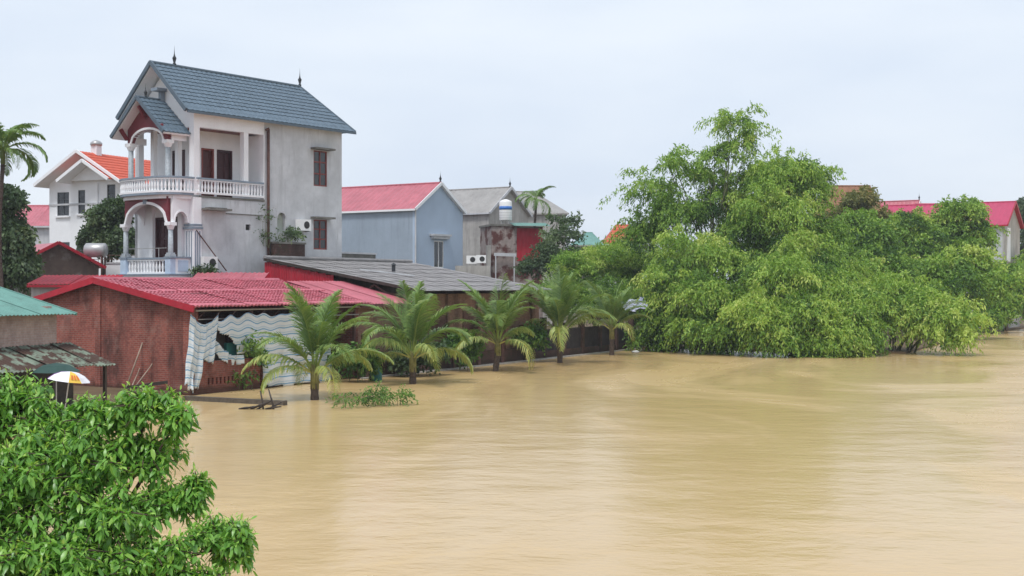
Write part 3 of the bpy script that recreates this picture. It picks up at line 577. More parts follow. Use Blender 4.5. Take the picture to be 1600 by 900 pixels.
def tarp(label, keep, s0, s1, z0, z1, seed, off=-.12, warp=lambda u, v: (0, 0)):
    t = bpy.data.meshes.new('tarpaulin'); nx, nz = 60, 48; V = []; U = []; Fc = []; idx = {}; g = random.Random(seed); ph = [g.uniform(0, 6) for _ in range(6)]
    for i in range(nx + 1):
        for j in range(nz + 1):
            u, v = i / nx, j / nz; du, dv = warp(u, v)
            fold = .05 * math.sin(u * 16 + ph[0] + 2 * v) + .05 * math.sin(u * 31 + ph[1] - 3 * v) + .03 * math.sin(v * 14 + u * 9 + ph[2]) + .02 * math.sin(u * 60 + ph[3])
            V.append((s0 + (s1 - s0) * (u + du), off + fold * (.4 + .8 * (1 - v)), z0 + (z1 - z0) * (v + dv))); U.append((u * (s1 - s0), z0 + (z1 - z0) * v + .03 * math.sin(u * 9 + ph[4]) + .02 * math.sin(u * 23 + ph[5]) + .015 * math.sin(u * 51 + ph[2])))
    for i in range(nx):
        for j in range(nz):
            if keep((i + .5) / nx, (j + .5) / nz): a = i * (nz + 1) + j; Fc.append((a, a + nz + 1, a + nz + 2, a + 1))
    t.from_pydata(V, [], Fc); uv = t.uv_layers.new(name='UVMap')
    for l in t.loops: uv.data[l.index].uv = U[l.vertex_index]
    t.shade_smooth(); o = obj('tarpaulin', t, TARP); o.location = K.location; o.rotation_euler = K.rotation_euler
    so = o.modifiers.new('thickness', 'SOLIDIFY'); so.thickness = .008
    return tag(o, label, 'tarpaulin', 'striped tarpaulins hung on the shed')
ragged = lambda u: .03 * math.sin(u * 40) + .04 * math.sin(u * 17 + 1)
tarp('narrow blue-striped white tarpaulin curtain hanging from the brick corner of the shed', lambda u, v: v > .06 + ragged(u) and not (u > .55 and v < .5 - .35 * (u - .55)), -.15, 1.35, .1, 3.1, 3, -.14, lambda u, v: (-.22 * (1 - v) * (1 - .55 * v) - .12 * u * (1 - v), -.14 * math.sin(PI * u) * v))
tarp('wide blue-striped white tarpaulin covering the shed front behind the first palm', lambda u, v: v > .02 + ragged(u) * .4 and not (u < .36 and v < .42 + .3 * u) and not (u < .17 and v < .86 - 1.6 * u), 1.3, 8.3, .0, 3.08, 5, -.13, lambda u, v: (0, -(.03 * math.sin(u * 9 + .5) ** 2 + .025 * math.sin(u * 21 + 1) ** 2 + .015 * math.sin(u * 47)) * v ** 3 - .06 * max(0, 1 - u / .1) * v))
tarp('torn strip of striped tarpaulin sagging across the dark shed opening', lambda u, v: abs(v - (.78 - .6 * u - .25 * math.sin(PI * u))) < .13 - .05 * u, .75, 2.9, .9, 2.95, 9, -.05)
MB().box(1.4, 2.2, .35, .45, 1.25, 2.6).build('dark_panel', WOODBLACK, K); MB().box(2.15, 2.75, .2, .5, 1.25, 1.9).build('teal_box', TEAL, K)  # thin black panel behind the torn opening, teal box beside it

# lean-to roof between the shed and the grey-roofed hall
q = thing('lean_to', 'plain pink-red corrugated metal lean-to roof between the two sheds', 'shed', (-7.2, 57.35, 0), frame_angle(.5145, .8575))
SHP = corrugated(.9, 4.6, 4, .018, 'roof_sheet'); SHP.materials.append(ROOF_PINK)
for k in range(5):
    o = obj('roof_sheet', SHP, None, q); o.location = (.1 + k * .86, -.5, 3.33 + .01 * (k % 2)); o.rotation_euler = (math.atan2(1.05, 4.5), 0, 0)
MB().box(.2, 4.2, .2, .35, -.6, 3.3).box(4.1, 4.25, .35, 4, -.6, 3.3).build('wall', BRICK_BROWN, q)
MB().beam((0, -.52, 3.26), (4.4, -.52, 3.26), .05, .12).build('eave_board', RUST, q)
# low red roofs behind the shed
def low_roof(label, px0, px1, pyT, pyB, Y, m_, dY=2.2):
    a = at(px0, pyB, Y); b = at(px1, pyB, Y); zt = at(px0, pyT, Y + dY).z; n = max(2, int((b.x - a.x) / .9))
    t = thing('low_shed', label, 'shed', (a.x, Y, 0), 0, 'low red sheds behind the brick shed'); wd = (b.x - a.x) / n; dz = zt - a.z
    ms = corrugated(wd * 1.03, math.hypot(dY, dz), 5, .02, 'roof_sheet'); ms.materials.append(m_)
    for k in range(n): o = obj('roof_sheet', ms, None, t); o.location = (k * wd, 0, a.z + .012 * (k % 2)); o.rotation_euler = (math.atan2(dz, dY), 0, 0)
    MB().box(.1, b.x - a.x - .1, .25, .4, .1, a.z - .05).build('wall', CONC_WARM, t); MB().box(0, b.x - a.x, -.03, .02, a.z - .14, a.z - .03).build('eave_board', RED_TRIM, t)
low_roof('low red-roofed shed between the brick gable and the brown gabled hut', 42, 172, 430, 444, 57, RED_TRIM)
low_roof('narrow red metal roof strip below the grey side wall of the tall house', 300, 412, 426, 435, 61.4, ROOF_PINK, 1.2)

# ================================================================== HALL WITH GREY FIBRE-CEMENT ROOF
Hh = thing('hall', 'long low hall with grey corrugated roof and red metal end wall', 'shed', (-4.6, 60.8, 0), frame_angle(.5, .866))
GW, GL, z0, z1 = 9.3, 13.2, 4.0, 5.55; sl = math.hypot(GW + .5, (z1 - z0) * (GW + .5) / GW); ag = math.atan2(z1 - z0, GW)
rowsN, colsN = 7, 14; sw, sh = GL / colsN, sl / rowsN
FS = corrugated(sw + .06, sh + .14, 5, .015, 'roof_sheet'); FS.materials.append(FIBRO)
for r_ in range(rowsN):
    for c in range(colsN):
        o = obj('roof_sheet', FS, None, Hh); d = -.5 + r_ * sh; o.location = (c * sw, d * math.cos(ag), z0 + d * math.sin(ag) + .004 * (c % 2) + rnd.uniform(0, .004)); o.rotation_euler = (ag - .022 + rnd.uniform(-.003, .003), 0, rnd.uniform(-.006, .006))
MB().tube([(0, GW - .02, z1 + .06), (GL, GW - .02, z1 + .06)], .1, 8).build('ridge_cap', FIBRO, Hh)
EW = corrugated(.5, 1.0, 3, .018, 'wall_sheet'); EW.materials.append(RED_TRIM)
for k in range(9):
    y = 4.9 + k * .49; zt = z0 + (z1 - z0) * (y + .0) / GW - .12; o = obj('wall_sheet', EW, None, Hh); o.location = (.05, y + .5, 3.0); o.rotation_euler = (PI / 2, 0, -PI / 2); o.scale = (1, zt - 3.0, 1)
MB().beam((-.05, -.5, z0 - .12), (-.05, GW, z1 - .05), .06, .14).build('barge_board', WOODBLACK, Hh)
MB().beam((.3, -.4, z0 - .45), (.3, 4.9, z0 + .1), .1, .1).beam((.3, 1.5, z0 - .4), (.3, 2.6, z0 + .2), .08, .08).beam((.3, 3.4, z0 - .3), (.3, 2.6, z0 + .2), .08, .08).build('truss', RUST, Hh)
MB().box(.1, GL, .55, .75, -.6, 3.75).build('front_wall', BRICK_BROWN, Hh); MB().box(.1, GL, GW - .2, GW, .1, z1 - .2).box(GL - .2, GL, .75, GW - .2, .1, 4.0).build('rear_wall', BRICK_BROWN, Hh)
for k in range(5): MB().box(.6 + k * 2.9, .95 + k * 2.9, .42, .55, -.6, 3.7).build('pier', BRICK_BROWN, Hh)
for k, x in enumerate((2.2, 5.1, 8.0)): MB().box(x, x + 1.2, .5, .56, 1.6, 2.9).build('shutter', RUST, Hh)
MB().tube([(5.3, 5.0, z0 + .9), (5.3, 5.0, z0 + 1.25)], .1, 8).lathe([(.16, 0), (.02, .12)], 8, (5.3, 5, z0 + 1.25)).build('vent', DARK, Hh)
MB().beam((3.0, 5.5, z0 + 1.0), (5.2, 3.6, z0 + .68), .1, .06).build('repair_strip', CONC, Hh)
pp = at(566, 397, 73); pw = thing('parapet', 'flat grey concrete parapet wall under the blue-grey house', 'wall', (pp.x, 73.5, 0), frame_angle(.5, .866)); a = MB().box(-3.2, 1.2, 0, .3, .1, 5.95).build('concrete', CONC_DARK, pw); MB().box(-3.25, 1.25, -.05, .35, 5.95, 6.05).build('coping', CONC, pw)

# ================================================================== RIVER WALL
Wl = thing('river_wall', 'dark low brick wall with posts along the flooded bank behind the palms', 'wall', (-6.75, 57.0, 0), frame_angle(.487, .873)); WL = 30.9
MB().box(0, 16, 0, .2, -1, .75).build('brickwork', BRICK_MOSS, Wl); MB().box(16, WL, 0, .2, -1, .45).build('brickwork', BRICK_MOSS, Wl)
MB().box(-.05, WL, -.25, -.002, -1, .07).build('kerb', CONC_WARM, Wl)
PF = corrugated(1.0, 1.25, 6, .016, 'fence_sheet'); PF.materials.append(mat('dark_fence_sheet', (.035, .03, .032), var=.4, stain=.5))
for k in range(14): o = obj('fence_sheet', PF, None, Wl); o.location = (16.3 + k * 1.02, .1, .42); o.rotation_euler = (PI / 2 + .01, 0, 0)
for k in range(13):
    x = .4 + k * 2.45; MB().box(x, x + .26, -.06, .26, -1, 2.0 + .35 * (k % 3 == 1)).build('post', BRICK_MOSS if k > 5 else RUST, Wl)

# ================================================================== PALE BLUE HOUSE
def gable_house(name, label, px, Y, wd, ln, ez, rz_, wall_m, side_m, roof_m, u=(.545, .838), win=(), over=.35, trim=WHITE_CLEAN, finial=True, tile=False, holes=(), cat='house'):
    c = at(px, HOR, Y); h = thing(name, label, cat, (c.x, Y, 0), frame_angle(*u))
    m = MB(); m.wall('y', 0, .2, 0, wd, .1, ez, holes); m.prism([(0, ez), (wd, ez), (wd / 2, rz_ - .08)], 'y', 0, .2); m.build('gable_wall', wall_m, h)
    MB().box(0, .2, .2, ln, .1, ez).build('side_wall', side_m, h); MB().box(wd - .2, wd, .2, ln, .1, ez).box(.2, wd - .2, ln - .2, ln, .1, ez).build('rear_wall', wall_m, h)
    s = (rz_ - ez) / (wd / 2); e = over
    for k, (x0, x1) in enumerate(((-e, wd / 2), (wd + e, wd / 2))):
        zz = ez - e * s
        ex, o = ((0, ln + e, 0), (x0, -e, zz)) if k else ((0, -(ln + e), 0), (x0, ln, zz))
        sl_ = tiles(MB(), o, ex, (x1 - x0, 0, rz_ - zz), int(ln / (.3 if tile else .45)), 10 if tile else 1, .025, .03 if tile else 0.001)
        r0 = sl_.build('roof' , roof_m, h, recalc=False)
        roof_slab([(x0, -e, zz - .03), (x0, ln, zz - .03), (x1, ln, rz_ - .03), (x1, -e, rz_ - .03)], .08, trim, 'soffit', r0)
        MB().beam((x0, -e - .03, zz - .02), (x1, -e - .03, rz_ - .02), .06, .22).build('barge_board', trim, r0)
    MB().box(-e - .06, -e + .02, -e, ln, ez - e * s - .12, ez - e * s + .02).build('gutter', trim, h)
    MB().tube([(wd / 2, -e, rz_ + .03), (wd / 2, ln, rz_ + .03)], .08, 8).build('ridge_cap', roof_m, h)
    if finial: MB().lathe([(r_, z * .9) for r_, z in FIN], 8, (wd / 2, -.1, rz_ + .04)).build('finial', DARK, h, True)
    return h
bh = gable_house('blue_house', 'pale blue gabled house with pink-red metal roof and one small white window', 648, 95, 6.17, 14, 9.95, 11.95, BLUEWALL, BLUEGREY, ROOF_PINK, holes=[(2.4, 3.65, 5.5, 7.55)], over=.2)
window(bh, 'y', 0, 2.4, 3.65, 5.5, 7.55, PLASTIC, 2, (), hood=None)
MB().box(2.0, 4.05, -.3, 0, 7.7, 7.9).box(1.85, 4.2, -.4, 0, 7.9, 8.05).build('cornice', CONC, bh); MB().tube([(0.03, -.06, 9.8), (.03, -.06, 3)], .06, 6).build('drainpipe', CONC, bh)
p = at(729, 412, 96); aircon('air_conditioner', 'white air conditioner box left of the pair beyond the pale blue gable', (p.x, p.y, p.z), 0, .75, .6); p = at(744, 411, 97.5); aircon('air_conditioner', 'white air conditioner box right of the pair beyond the pale blue gable', (p.x, p.y, p.z), 0, .75, .6)
p = at(720, 419, 98); st = thing('plinth', 'low grey plinth carrying two air conditioner boxes', 'ledge', (p.x - .3, p.y - .3, 0)); MB().box(0, 2.6, -2.4, .4, .1, p.z + .15).build('block', CONC_WARM, st)
gh = gable_house('grey_house', 'bare grey gabled house with grey sheet roof behind the water tank', 764, 108, 6.2, 12, 10.45, 12.6, CONC_WARM, CONC_WARM, ROOF_GREY, over=.25, trim=CONC)
# annex with tank
a0 = at(768, 352, 101); an = thing('annex', 'rust-stained flat-roofed annex with red metal panel and green awning', 'building', (a0.x, 101, 0), .25)
MB().box(0, 4.2, 0, 4, .1, 8.85).build('wall', STAINED, an); MB().box(-.1, 2.0, -.12, 4.1, 8.85, 9.0).build('roof_slab', CONC_DARK, an)
RP = corrugated(.42, 2.6, 4, .015, 'panel'); RP.materials.append(RED_TRIM)
for k in range(5): o = obj('panel', RP, None, an); o.location = (2.05 + k * .42, -.05, 6.1); o.rotation_euler = (PI / 2, 0, 0)
GP = corrugated(.75, 1.7, 6, .015, 'awning_sheet'); GP.materials.append(ROOF_GREEN)
for k in range(4): o = obj('awning_sheet', GP, None, an); o.location = (1.6 + k * .74, -.9, 8.85 + .01 * (k % 2)); o.rotation_euler = (.18, 0, 0)
MB().box(-.5, -.2, -.6, -.3, .1, 7.3).build('concrete_post', CONC_WARM, an); MB().beam((.1, -.4, 6.6), (1.9, -.4, 6.55), .05, .25).box(.2, .28, -.45, -.37, 4, 6.6).box(1.7, 1.78, -.45, -.37, 4, 6.6).build('railing', CONC, an)
tp = at(790, 350, 101.6); tk = thing('water_tank', 'upright white rooftop water tank with blue band', 'water tank', (tp.x, tp.y, 9.0))
MB().lathe([(.48, .3), (.5, .35), (.5, 1.75), (.46, 1.85), (.12, 1.98)], 20).build('cylinder', PLASTIC, tk, True); MB().lathe([(.512, 1.15), (.512, 1.42)], 20).build('band', BLUEPL, tk, True)
for k in range(4): a = k * PI / 2 + .6; MB().beam((.4 * math.cos(a), .4 * math.sin(a), 0), (.4 * math.cos(a), .4 * math.sin(a), .36), .06, .06).build('leg', STEEL, tk)
for k in range(3): MB().lathe([(.507, .5 + .2 * k), (.507, .52 + .2 * k)], 20).build('rib', STEEL, tk, True)
# hip-roofed house helper (ridge across the view)
def hip_house(name, label, px0, px1, pyE, rx0, rx1, pyR, Y, wall_m, roof_m, depth=8, tile=True, cat='house', lean=0, group=None):
    a = at(px0, pyE, Y); b = at(px1, pyE, Y); wd = b.x - a.x; h = thing(name, label, cat, (a.x, Y, 0), lean, group); ez = a.z
    r0 = at(rx0, pyR, Y + depth / 2); r1 = at(rx1, pyR, Y + depth / 2); q0, q1, rz_ = r0.x - a.x, r1.x - a.x, r0.z
    MB().box(.3, wd - .3, .3, depth - .3, .1, ez).build('wall', wall_m, h)
    nc = max(4, int(wd / .3)); nr = 8 if tile else 1
    t = tiles(MB(), (0, 0, ez), (wd, 0, 0), (0, depth / 2, rz_ - ez), nc, nr, .025, .03 if tile else 0, x_end=q1, x_start=q0).build('roof', roof_m, h, recalc=False)
    tiles(MB(), (wd, depth, ez), (-wd, 0, 0), (0, -depth / 2, rz_ - ez), nc, nr, .025, .03 if tile else 0, x_end=wd - q0, x_start=wd - q1).build('far_slope', roof_m, t, recalc=False)
    MB().face([(wd, 0, ez), (wd, depth, ez), (q1, depth / 2, rz_)]).face([(0, depth, ez), (0, 0, ez), (q0, depth / 2, rz_)]).build('hip_end', roof_m, t)
    MB().tube([(q0, depth / 2, rz_ + .03), (q1, depth / 2, rz_ + .03)], .08, 6).build('ridge_cap', roof_m, t); MB().box(-.02, wd + .02, -.04, .02, ez - .14, ez + .0).build('gutter', wall_m, t)
    return h
hip_house('hip_roofed_house', 'plain grey hip-roofed house behind the small areca palm', 752, 889, 333, 780, 835, 300, 128, CONC_WARM, ROOF_GREY, 9, False)
hip_house('orange_roofed_house', 'distant house with bright orange-red hip roof left of the bamboo', 942, 1003, 381, 962, 984, 352, 160, WHITE, ROOF_ORANGE, 8)
hip_house('green_roofed_house', 'distant low house with pale green roof beside the orange-red roof', 890, 945, 383, 915, 926, 364, 150, CONC_WARM, ROOF_GREEN, 8, False)
hip_house('rust_roofed_house', 'house with rusty orange-brown roof rising behind the bamboo', 1270, 1402, 370, 1290, 1360, 291, 118, CONC_WARM, ROOF_RUST, 9)
gable_house('red_roofed_house', 'small gabled house with dull red roof between brown and magenta roofs', 1428, 140, 3.4, 9, 11.2, 13.5, WHITE, WHITE, ROOF_PINK, over=.2, finial=True)
mh = gable_house('magenta_roofed_house', 'grey house with bright magenta metal roof at the right edge', 1570, 120, 6.6, 14, 10.0, 12.15, CONC_WARM, CONC, ROOF_MAGENTA, over=.3, trim=RED_TRIM, finial=False)
MB().on('y', 0, .9, 2.2, 6.4, 9.6, 0, .06).build('door', WHITE_CLEAN, mh)
mh2 = hip_house('pink_roofed_house', 'long pink-red roof with a small ridge left of the magenta one', 1395, 1545, 350, 1430, 1500, 319, 133, CONC_WARM, ROOF_PINK, 8, False)

# ================================================================== LEFT GROUP OF HOUSES
wh = at(194, HOR, 85); V = thing('white_house', 'white two-storey house with bright orange tiled roof and nested gables', 'house', (wh.x, 85, 0), frame_angle(.41, .912)); VW, VE, VR = 6.5, 11.25, 13.15
hl = [(.75, 1.45, 9.1, 10.9), (3.35, 3.95, 9.0, 10.6), (4.75, 5.8, 8.9, 10.5), (4.7, 5.8, 5.2, 7.1), (3.3, 4.1, 5.2, 7.1)]
m = MB(); m.wall('x', 0, .2, 0, VW, .1, VE, hl); m.prism([(0, VE), (VW, VE), (VW / 2, VR - .1)], 'x', 0, .2); m.build('front_wall', WHITE_CLEAN, V)
MB().box(.2, 9, 0, .2, .1, VE).box(.2, 9, VW - .2, VW, .1, VE).box(8.8, 9, .2, VW - .2, .1, VE).build('side_wall', WHITE_CLEAN, V)
fmd = mat('dark_grey_frame', (.07, .08, .09), rough=.5)
for a_, b_, c_, d_ in hl: window(V, 'x', 0, a_, b_, c_, d_, fmd, 2 if b_ - a_ > .9 else 1, (.7,), sill=WHITE_CLEAN)
vr = tiles(MB(), (-.9, -.5, VE - .29), (9.9, 0, 0), (0, VW / 2 + .5, VR - VE + .29), 33, 10, .025, .03).build('roof', ROOF_ORANGE, V, recalc=False)
tiles(MB(), (9, VW + .5, VE - .29), (-9.9, 0, 0), (0, -VW / 2 - .5, VR - VE + .29), 33, 10, .025, .03).build('far_slope', ROOF_ORANGE, vr, recalc=False)
for y in (-.5, VW + .5):
    roof_slab([(-.9, y, VE - .32), (9, y, VE - .32), (9, VW / 2, VR - .03), (-.9, VW / 2, VR - .03)], .1, WHITE_CLEAN, 'soffit', vr); MB().beam((-.94, y, VE - .3), (-.94, VW / 2, VR), .08, .2).build('barge_board', WHITE_CLEAN, vr)
g2 = tiles(MB(), (-1.3, .2, VE - .1), (1.3, 0, 0), (0, 2.2, 1.3), 5, 7, .025, .03).build('front_gable_roof', ROOF_ORANGE, V, recalc=False); tiles(MB(), (0, 4.6, VE - .1), (-1.3, 0, 0), (0, -2.2, 1.3), 5, 7, .025, .03).build('far_slope', ROOF_ORANGE, g2, recalc=False)
for y in (.2, 4.6): roof_slab([(-1.3, y, VE - .13), (-.01, y, VE - .13), (-.01, 2.4, VE + 1.17), (-1.3, 2.4, VE + 1.17)], .1, WHITE_CLEAN, 'soffit', g2); MB().beam((-1.34, y, VE - .11), (-1.34, 2.4, VE + 1.2), .08, .2).build('barge_board', WHITE_CLEAN, g2)
MB().prism([(.45, VE - .05), (4.35, VE - .05), (2.4, VE + 1.07)], 'x', -.45, -.0).build('gable_infill', WHITE_CLEAN, V)
MB().tube([(-.1, 2.2, VE - .2), (-.1, 2.2, 2)], .05, 6).build('drainpipe', WHITE_CLEAN, V); MB().box(-.06, 0, 0, VW, 10.0 - .4, 10.0 - .28).build('string_course', CONC, V)
ch = MB().box(.6, 1.1, 2.9, 3.4, 12.4, 13.65).build('chimney', WHITE_CLEAN, V); MB().lathe([(.34, 13.65), (.4, 13.7), (.4, 13.85), (.25, 13.98), (.05, 14.05)], 14, (.85, 3.15, 0)).build('vent_cowl', STEEL, ch, True)
hip_house('pink_roofed_shed', 'building with dusty pink metal roof at the far left edge', -30, 80, 353, -20, 78, 322, 105, CONC, ROOF_PINK, 8, False)
bt = at(88, HOR, 68); B = thing('gabled_hut', 'brown-grey gabled hut with red roof edge below the white house', 'hut', (bt.x, 68, 0), .62)
bz = at(0, 413, 68).z; bz1 = at(0, 379, 68).z; MB().prism([(-1.7, .1), (2.25, .1), (2.25, bz), (0, bz1 - .1), (-1.7, bz + .1)], 'y', 0, .2).build('gable_wall', mat('brown_render', (.16, .115, .095), var=.3, stain=.7, second=((.24, .21, .19), 1.2, .55)), B); MB().box(-1.7, -1.5, .2, 5, .1, bz - .1).box(2.05, 2.25, .2, 5, .1, bz - .1).build('side_wall', CONC_DARK, B)
for s in (-1, 1):
    r0 = roof_slab([(s * 2.5, -.4, bz - .15), (s * 2.5, 5, bz - .15), (0, 5, bz1), (0, -.4, bz1)], .05, ROOF_PINK, 'roof', B); MB().beam((s * 2.5, -.44, bz - .17), (0, -.44, bz1), .06, .16).build('barge_board', RED_TRIM, r0)
tp = at(160, 404, 70.5); wt = thing('water_cistern', 'horizontal steel water cistern on a frame before the dark round tree', 'water tank', (tp.x - 1.15, 70.5, 0)); cz = at(0, 391, 70.5).z
MB().tube([(.2, 0, cz), (.28, 0, cz), (1.3, 0, cz), (1.38, 0, cz)], [.3, .4, .4, .3], 16).build('drum', STEEL, wt, True)
for x in (.4, 1.2): MB().beam((x, -.3, .1), (x, -.3, cz - .3), .07, .07).beam((x, .3, .1), (x, .3, cz - .3), .07, .07).beam((x, -.35, cz - .36), (x, .35, cz - .36), .08, .1).build('stand', RUST, wt)
bw = at(150, 432, 70); yw = thing('yard_wall', 'pale low wall with thin railing left of the tall house porch', 'wall', (bw.x, 71.6, 0)); yz = at(0, 412, 71.6).z; MB().box(0, 2.6, 0, .2, .1, yz).build('wall', WHITE, yw); MB().box(-.05, 2.65, -.04, .24, yz, yz + .08).build('coping', CONC, yw)
for k in range(2): MB().tube([(-3.2, .1, yz + .25 + k * .22), (2.6, .1, yz + .25 + k * .22)], .018, 5).build('rail', RUST, yw)
for k in range(6): MB().tube([(-3.1 + k * 1.1, .1, .1), (-3.1 + k * 1.1, .1, yz + .55)], .022, 5).build('rail_post', RUST, yw)

# green-roofed hut at the left edge
N = thing('green_roofed_hut', 'pale brick hut with green metal roof at the left edge', 'hut', (-14.3, 42, 0), frame_angle(.371, .928))
MB().box(-8, -.35, .5, .7, .1, 3.35).box(-.55, -.35, .7, 5.5, .1, 3.5).build('wall', BRICK_PALE, N)
GS = corrugated(.82, 4.3, 5, .018, 'roof_sheet'); GS.materials.append(ROOF_GREEN); gs = math.atan2(.84, 3.2)
for k in range(10): o = obj('roof_sheet', GS, None, N); o.location = (-.82 * (k + 1), 0, 3.25 + .012 * (k % 2)); o.rotation_euler = (gs, 0, 0)
MB().beam((0.02, 0, 3.24), (.02, 4.1, 3.24 + 4.1 * math.tan(gs)), .06, .1).build('barge_board', ROOF_GREEN, N)
E = thing('old_lean_to', 'sagging mossy corrugated lean-to below the green-roofed hut', 'shed', (-14.3, 42, 0), frame_angle(.371, .928))
ES = corrugated(.95, 2.0, 6, .022, 'roof_sheet'); ES.materials.append(MOSSY); a_ = math.atan2(.62, 1.8)
for k in range(6): o = obj('roof_sheet', ES, None, E); o.location = (-.75 - .9 * k, -1.35 + rnd.uniform(-.12, .1), 1.62 + .02 * (k % 2)); o.rotation_euler = (a_ + rnd.uniform(-.03, .03), rnd.uniform(-.03, .03), rnd.uniform(-.05, .05))
for k in range(3): MB().beam((-.05 - 2.4 * k, -1.2, .1), (-.05 - 2.4 * k, -1.2, 1.62), .09, .09).build('post', WOODBLACK, E)
MB().box(-6, .1, .2, .3, .1, 1.5).build('shade_backing', WOODBLACK, E)  # black backing stands in for the shadow under the lean-to roof
um = at(98, 580, 37.5); U = thing('parasol', 'white parasol with purple and yellow print among the leaves at left', 'parasol', (um.x, um.y, .1)); U.rotation_euler = (.0, .14, 0); uz = um.z - .25
cm = [mat('parasol_white', (.75, .74, .78), bmp=0), mat('parasol_purple', (.16, .06, .2), bmp=0), mat('parasol_yellow', (.75, .5, .08), bmp=0), mat('parasol_green', (.03, .07, .06), bmp=0)]
for k in range(10):
    a0_, a1_ = 2 * PI * k / 10, 2 * PI * (k + 1) / 10; m = MB(); rr = [(0, .16), (.25, .13), (.45, .04), (.62, -.1)]
    for (r0_, h0), (r1_, h1) in zip(rr, rr[1:]): m.face([(r0_ * math.cos(a0_), r0_ * math.sin(a0_), uz + h0), (r1_ * math.cos(a0_), r1_ * math.sin(a0_), uz + h1), (r1_ * math.cos(a1_), r1_ * math.sin(a1_), uz + h1), (r0_ * math.cos(a1_), r0_ * math.sin(a1_), uz + h0)])
    m.build('canopy_panel', cm[[0, 0, 3, 3, 3, 1, 0, 0, 2, 0][k]], U)
MB().tube([(0, 0, 0), (0, 0, uz + .15)], .02, 6).build('pole', STEEL, U)
om = mat('orange_print', (.6, .14, .04), bmp=0)
for a_ in (5.15, 5.32, 5.5): MB().face([(.38 * math.cos(a_), .38 * math.sin(a_), uz + .095), (.54 * math.cos(a_), .54 * math.sin(a_), uz - .015), (.54 * math.cos(a_ + .1), .54 * math.sin(a_ + .1), uz - .015), (.38 * math.cos(a_ + .1), .38 * math.sin(a_ + .1), uz + .095)]).build('printed_mark', om, U)
ug = at(88, 573, 38.6); U2 = thing('parasol', 'dark green parasol just behind the printed one', 'parasol', (ug.x, ug.y, .1))
for k in range(8):
    a0_, a1_ = 2 * PI * k / 8, 2 * PI * (k + 1) / 8; m = MB(); rr = [(0, .12), (.4, .05), (.75, -.15)]
    for (r0_, h0), (r1_, h1) in zip(rr, rr[1:]): m.face([(r0_ * math.cos(a0_), r0_ * math.sin(a0_), ug.z - .1 + h0), (r1_ * math.cos(a0_), r1_ * math.sin(a0_), ug.z - .1 + h1), (r1_ * math.cos(a1_), r1_ * math.sin(a1_), ug.z - .1 + h1), (r0_ * math.cos(a1_), r0_ * math.sin(a1_), ug.z - .1 + h0)])
    m.build('canopy_panel', cm[3], U2)
MB().tube([(0, 0, 0), (0, 0, ug.z)], .02, 6).build('pole', STEEL, U2)
# bamboo poles against the brick gable
for (x0, y0, Y0, x1, y1, Y1, r_, lab) in ((197, 606, 49, 240, 485, 50.6, .035, 'longest grey bamboo pole leaning on the brick gable'), (210, 606, 48.6, 257, 540, 50.4, .026, 'shorter bamboo pole slanting far right against the brick gable'), (206, 604, 48.8, 224, 560, 50.6, .03, 'short stub of bamboo pole between two leaning poles')):
    tag(MB().tube([at(x0, y0, Y0), at((x0 + x1) / 2, (y0 + y1) / 2 + 2, (Y0 + Y1) / 2), at(x1, y1, Y1)], [r_, r_ * .9, r_ * .7], 7).build('bamboo_pole', BAMBOO, None, True), lab, 'pole', 'bamboo poles leaning on the brick gable')
p0, p1 = at(196, 606, 48.4), at(262, 597, 48.7); tag(MB().beam(p0, p1, .1, .12).build('timber_beam', WOODBLACK), 'dark timber beam lying at the foot of the brick gable', 'beam')
# ================================================================== THINGS IN THE WATER
p0, p1 = at(288, 624, 46.6), at(446, 634, 44.6); p0.z = p1.z = .06; tag(MB().beam(p0, p1, .22, .2).build('floating_beam', WOODGREY), 'long grey timber beam floating in front of the shed', 'beam')
br = thing('driftwood', 'tangle of dark sticks poking out of the water by the floating beam', 'driftwood', at(415, 640, 43.2)); br.location.z = 0
for (x0, z0_, x1, z1_, y1) in ((-.05, -.3, -.2, .62, .1), (.32, -.3, .1, .68, .0), (-.5, 0, .1, .25, -.2), (-.35, -.05, .2, .3, .2), (.0, .0, .55, .1, -.1), (-.75, .02, -.1, .1, .1), (.1, .0, .5, .22, .2), (-.9, .0, -.45, .08, -.1)):
    MB().tube([(x0, 0, z0_), ((x0 + x1) / 2 + .02, y1 / 2, (z0_ + z1_) / 2 + .02), (x1, y1, z1_)], [.04, .035, .022], 6).build('stick', WOODBLACK, br, True)
p = at(590, 588, 57); bl = thing('barrel', 'teal plastic barrel half sunk by the river wall', 'barrel', (p.x, 56.2, 0)); MB().lathe([(.24, -.4), (.27, -.3), (.28, .1), (.27, .5), (.24, .6)], 16).build('drum', TEAL, bl, True); MB().lathe([(.285, .12), (.285, .18)], 16).build('hoop', TEAL, bl, True)
p = at(993, 550, 79); tag(MB().lathe([(.02, 0), (.2, .03), (.28, .09), (.15, .17), (.02, .19)], 10, (p.x, 79, -.03)).build('float', PLASTIC, None, True), 'small white float drifting right of the last palm', 'float')
